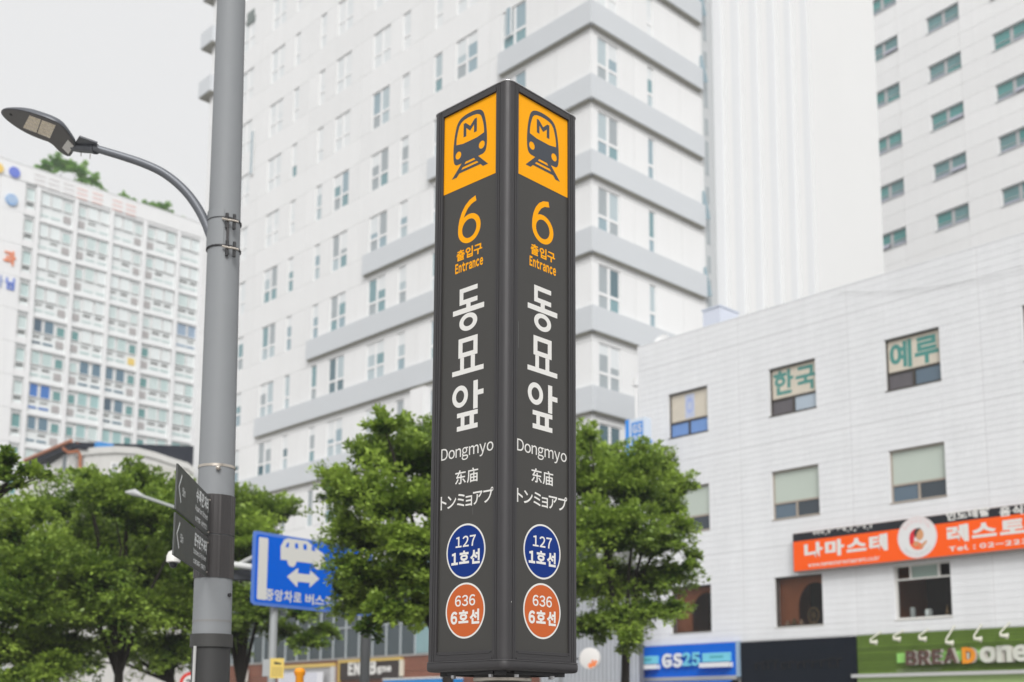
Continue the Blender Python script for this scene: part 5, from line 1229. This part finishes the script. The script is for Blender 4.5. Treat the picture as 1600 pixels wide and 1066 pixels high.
def tree(label, base, clumps, seed, dens=15000, leaf=.085, trunk_r=.095, name='street_tree', group=None, lm=None, fork=2.6, limbs=7):
    """clumps: (centre, radius) of each mass of foliage; limbs run from the fork to them and carry the sprays"""
    rng = np.random.default_rng(seed); rnd = random.Random(seed); base = Vector(base)
    cs = [(Vector(c), r) for c, r in clumps]; cc = sum((c for c, r in cs), Vector()) / len(cs)
    root = thing(name, base, label, 'tree', group); mb = MB()
    fk = Vector((base.x + (cc.x - base.x) * .25, base.y + (cc.y - base.y) * .25, fork))
    mb.tube([base, base.lerp(fk, .5) + Vector((rnd.uniform(-.06, .06), rnd.uniform(-.05, .05), 0)), fk], [trunk_r * 1.2, trunk_r, trunk_r * .85], 10)
    big = sorted(cs, key=lambda q: -(q[0] - fk).length)[:limbs]; mids = []
    for c, r in big:
        m1 = fk.lerp(c, .40) + Vector((rnd.uniform(-.12, .12), rnd.uniform(-.12, .12), rnd.uniform(.05, .28)))
        m2 = fk.lerp(c, .72) + Vector((rnd.uniform(-.1, .1), rnd.uniform(-.1, .1), rnd.uniform(.0, .18)))
        mb.tube([fk - Vector((0, 0, .12)), m1, m2, c], [trunk_r * .55, trunk_r * .36, trunk_r * .2, trunk_r * .05], 7); mids += [m1, m2]
    for c, r in cs:
        m = min(mids, key=lambda q: (q - c).length)
        mb.tube([m, m.lerp(c, .5) + Vector((rnd.uniform(-.08, .08), rnd.uniform(-.08, .08), .08)), c], [trunk_r * .16, trunk_r * .10, trunk_r * .04], 5)
        for j in range(3):
            e = c + Vector((rnd.gauss(0, 1), rnd.gauss(0, 1), rnd.gauss(.3, 1))).normalized() * r; mb.tube([c, c.lerp(e, .5) + Vector((0, 0, .05)), e], [trunk_r * .07, trunk_r * .05, trunk_r * .02], 4)
    mb.build('trunk', bark, root, smooth=True)
    V, AGE_SHADE = [], []
    cca = np.array([*cc])
    for c, r in cs:
        n = int(dens * r * r); ns = max(5, n // 70); per = n // ns; N_ = ns * per
        ca = np.array([*c]); u = rng.normal(size=(ns, 3)); u /= np.linalg.norm(u, axis=1)[:, None]; u[:, 2] = np.where(u[:, 2] < -.5, -u[:, 2], u[:, 2])
        org = ca + u * (rng.uniform(.05, .75, ns) * r)[:, None] * np.array([1, 1, .72])
        away = (ca - cca); away /= (np.linalg.norm(away) + 1e-6)
        dr = u * np.array([1, 1, .35]) + away * .55 + rng.normal(size=(ns, 3)) * .22 + np.array([0, 0, .22]); dr /= np.linalg.norm(dr, axis=1)[:, None]
        side = np.cross(dr, np.array([0, 0, 1.0])) + rng.normal(size=(ns, 3)) * .12; side /= np.linalg.norm(side, axis=1)[:, None]
        up = np.cross(side, dr); si = np.repeat(np.arange(ns), per)
        ln = np.minimum(.5 + rng.gamma(1.6, .30, ns), 1.6) * r; t = rng.uniform(0, 1, N_) ** .8
        wdt = (.34 * np.sin(np.pi * np.clip(t, .05, .97)) + .05) * ln[si]
        p = org[si] + dr[si] * (t * ln[si])[:, None] + side[si] * (rng.uniform(-1, 1, N_) * wdt)[:, None] + up[si] * (rng.normal(size=N_) * .035 - .16 * r * t * t)[:, None]
        ax = dr[si] * .6 + side[si] * rng.normal(size=N_)[:, None] * .9 + rng.normal(size=(N_, 3)) * .3; ax /= np.linalg.norm(ax, axis=1)[:, None]
        nn = up[si] + rng.normal(size=(N_, 3)) * .42; bx = np.cross(ax, nn); bx /= np.linalg.norm(bx, axis=1)[:, None]
        L_ = leaf * rng.uniform(.6, 1.25, N_)[:, None]; Wd = L_ * .28
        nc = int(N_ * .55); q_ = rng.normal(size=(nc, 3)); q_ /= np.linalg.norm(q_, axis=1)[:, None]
        p = np.concatenate([p, ca + q_ * (rng.uniform(0, 1, nc) ** .5 * r * .60)[:, None] * np.array([1, 1, .7])])       # dense inner leaves coloured dark, painting the shade inside the mass
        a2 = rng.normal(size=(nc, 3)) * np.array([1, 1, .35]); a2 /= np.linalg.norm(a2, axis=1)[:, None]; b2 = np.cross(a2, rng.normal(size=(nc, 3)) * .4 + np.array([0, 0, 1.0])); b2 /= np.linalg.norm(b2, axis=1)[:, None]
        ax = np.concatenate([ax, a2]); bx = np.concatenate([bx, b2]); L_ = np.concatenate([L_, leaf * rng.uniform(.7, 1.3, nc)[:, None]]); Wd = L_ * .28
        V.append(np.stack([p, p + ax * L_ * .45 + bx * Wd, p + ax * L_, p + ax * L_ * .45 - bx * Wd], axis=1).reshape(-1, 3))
        AGE_SHADE.append(np.clip(rng.uniform(0, .35) + rng.uniform(0, .35, ns)[si] + t * .38 + rng.normal(size=N_) * .09 - .12, 0, 1)); AGE_SHADE.append(np.clip(rng.normal(size=nc) * .08 + .08, 0, 1))      # shoot tips carry young, lighter leaves
    v = np.concatenate(V); age_shade = np.concatenate(AGE_SHADE); N_ = len(age_shade)
    me = bpy.data.meshes.new('crown'); me.vertices.add(len(v)); me.vertices.foreach_set('co', v.ravel())
    me.loops.add(N_ * 4); me.loops.foreach_set('vertex_index', np.arange(N_ * 4, dtype=np.int32)); me.polygons.add(N_); me.polygons.foreach_set('loop_start', np.arange(0, N_ * 4, 4, dtype=np.int32)); me.polygons.foreach_set('loop_total', np.full(N_, 4, dtype=np.int32))
    at_ = me.attributes.new('age_shade', 'FLOAT', 'FACE'); at_.data.foreach_set('value', age_shade.astype(np.float32))
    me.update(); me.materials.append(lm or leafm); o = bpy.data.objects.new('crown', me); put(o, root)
    return root
def gp(px, d): q = at(px, 1000, d); return (q.x, q.y, 0)
def cl(d, spread, seed, lst, grow=1.12):
    """foliage masses surveyed from the photograph, set at varied depths about distance d"""
    r_ = random.Random(seed); out = []
    for px, py, rp in lst:
        dd = d + r_.uniform(-spread, spread); out.append((at(px, py, dd), rp / FPX * dd * grow))
    return out
GR = 'zelkova trees along the street'
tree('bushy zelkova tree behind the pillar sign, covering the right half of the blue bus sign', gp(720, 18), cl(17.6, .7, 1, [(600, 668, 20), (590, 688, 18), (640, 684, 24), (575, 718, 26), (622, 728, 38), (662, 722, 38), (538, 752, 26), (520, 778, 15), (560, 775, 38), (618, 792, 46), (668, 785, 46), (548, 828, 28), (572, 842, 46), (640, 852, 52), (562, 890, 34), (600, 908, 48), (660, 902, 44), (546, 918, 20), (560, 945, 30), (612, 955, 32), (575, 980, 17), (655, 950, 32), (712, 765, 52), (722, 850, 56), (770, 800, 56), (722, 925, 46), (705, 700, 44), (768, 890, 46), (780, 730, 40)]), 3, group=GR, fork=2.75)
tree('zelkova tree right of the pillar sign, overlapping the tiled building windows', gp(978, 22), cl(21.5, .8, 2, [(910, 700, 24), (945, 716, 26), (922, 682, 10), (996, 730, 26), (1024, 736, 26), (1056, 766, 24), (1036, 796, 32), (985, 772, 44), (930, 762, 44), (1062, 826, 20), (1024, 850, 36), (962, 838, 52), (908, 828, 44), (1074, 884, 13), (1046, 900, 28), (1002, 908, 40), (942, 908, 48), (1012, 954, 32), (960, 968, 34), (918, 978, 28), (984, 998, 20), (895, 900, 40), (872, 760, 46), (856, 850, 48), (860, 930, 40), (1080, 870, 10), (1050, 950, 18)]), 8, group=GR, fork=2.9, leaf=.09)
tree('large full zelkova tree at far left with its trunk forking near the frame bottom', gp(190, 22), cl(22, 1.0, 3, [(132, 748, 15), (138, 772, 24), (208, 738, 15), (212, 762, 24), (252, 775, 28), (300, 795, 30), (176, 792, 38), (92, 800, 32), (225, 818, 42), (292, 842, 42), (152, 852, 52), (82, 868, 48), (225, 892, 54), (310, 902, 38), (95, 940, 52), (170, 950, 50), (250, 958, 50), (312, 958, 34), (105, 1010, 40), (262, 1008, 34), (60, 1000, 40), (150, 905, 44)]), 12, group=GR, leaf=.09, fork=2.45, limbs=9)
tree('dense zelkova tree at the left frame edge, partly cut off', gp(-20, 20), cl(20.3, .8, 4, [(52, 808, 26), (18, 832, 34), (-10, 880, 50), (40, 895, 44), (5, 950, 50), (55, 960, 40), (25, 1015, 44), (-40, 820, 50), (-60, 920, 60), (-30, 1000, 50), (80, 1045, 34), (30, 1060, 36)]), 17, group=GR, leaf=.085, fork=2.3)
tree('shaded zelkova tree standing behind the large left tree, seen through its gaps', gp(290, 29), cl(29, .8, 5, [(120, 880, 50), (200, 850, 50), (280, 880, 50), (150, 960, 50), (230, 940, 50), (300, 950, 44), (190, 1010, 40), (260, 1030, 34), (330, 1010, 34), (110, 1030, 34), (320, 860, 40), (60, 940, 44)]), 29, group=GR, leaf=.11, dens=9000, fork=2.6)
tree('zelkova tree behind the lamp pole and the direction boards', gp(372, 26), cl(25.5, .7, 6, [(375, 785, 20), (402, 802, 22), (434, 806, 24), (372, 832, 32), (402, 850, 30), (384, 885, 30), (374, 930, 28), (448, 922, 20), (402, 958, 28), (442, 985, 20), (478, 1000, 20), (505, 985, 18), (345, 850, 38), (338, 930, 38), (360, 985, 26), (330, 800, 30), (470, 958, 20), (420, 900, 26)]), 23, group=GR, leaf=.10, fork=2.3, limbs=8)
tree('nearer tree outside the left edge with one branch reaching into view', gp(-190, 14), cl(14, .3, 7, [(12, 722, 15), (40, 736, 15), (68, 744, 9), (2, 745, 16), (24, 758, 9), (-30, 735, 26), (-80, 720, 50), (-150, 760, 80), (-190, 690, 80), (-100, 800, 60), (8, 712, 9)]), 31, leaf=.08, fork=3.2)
# shrubs and little trees on the roof of the office block
rt = [(88, 262, 2.6, 1.3), (123, 272, 2.8, 1.5), (162, 298, .9, .6), (198, 312, 1.3, .6), (243, 325, 1.5, .6), (256, 331, 1.3, .7), (285, 343, .7, .4)]
labs = ['broad leafy tree on the office block roof, left one of the joined pair', 'broad leafy tree on the office block roof, right one of the joined pair', 'thin yellowish roof shrub just right of the pair of roof trees', 'low bright green dome shrub on the office block roof', 'dark green shrub on the office block roof, wider one near the lamp arm', 'yellow green tipped shrub beside the dark roof shrub', 'tiny tuft of green at the right end of the office block roof']
for i, (px, py, rx, rz) in enumerate(rt):
    pts_ = {0: [(72, 262, 10), (88, 256, 12), (100, 264, 9), (80, 270, 8)], 1: [(112, 264, 9), (126, 270, 12), (140, 282, 9), (130, 286, 8), (147, 287, 6)], 2: [(160, 297, 4), (165, 301, 4)], 3: [(194, 309, 6), (202, 313, 6)], 4: [(232, 321, 7), (244, 325, 8), (252, 328, 6)], 5: [(258, 324, 7), (264, 331, 5)], 6: [(286, 343, 4)]}[i]
    s_, z_ = FO.sz(px, py, -2); c = FO.p(s_, z_, -2); cs = [(on_plane(a_, b_, c, FO.n), r_ / FPX * 100 * 1.15) for a_, b_, r_ in pts_]
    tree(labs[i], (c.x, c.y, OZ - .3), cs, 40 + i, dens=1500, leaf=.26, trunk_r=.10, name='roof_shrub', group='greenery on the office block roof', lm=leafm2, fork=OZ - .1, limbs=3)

# ================================================================== the hazy air
def haze(density):
    mb = MB(); x0, x1, y0, y1, z0, z1 = -140, 140, -30, 160, -1.12, 72
    mb.add([(x, y, z) for x in (x0, x1) for y in (y0, y1) for z in (z0, z1)], CF)
    m = bpy.data.materials.new('haze'); m.use_nodes = True; t = m.node_tree; t.nodes.clear()
    o = t.nodes.new('ShaderNodeOutputMaterial'); v = t.nodes.new('ShaderNodeVolumePrincipled')
    v.inputs['Color'].default_value = (.95, .96, .97, 1); v.inputs['Density'].default_value = density; v.inputs['Anisotropy'].default_value = .2
    t.links.new(v.outputs[0], o.inputs['Volume'])
    ob = mb.build('haze', m); ob['kind'] = 'stuff'
haze(.0009)
bpy.data.scenes.remove(TS)
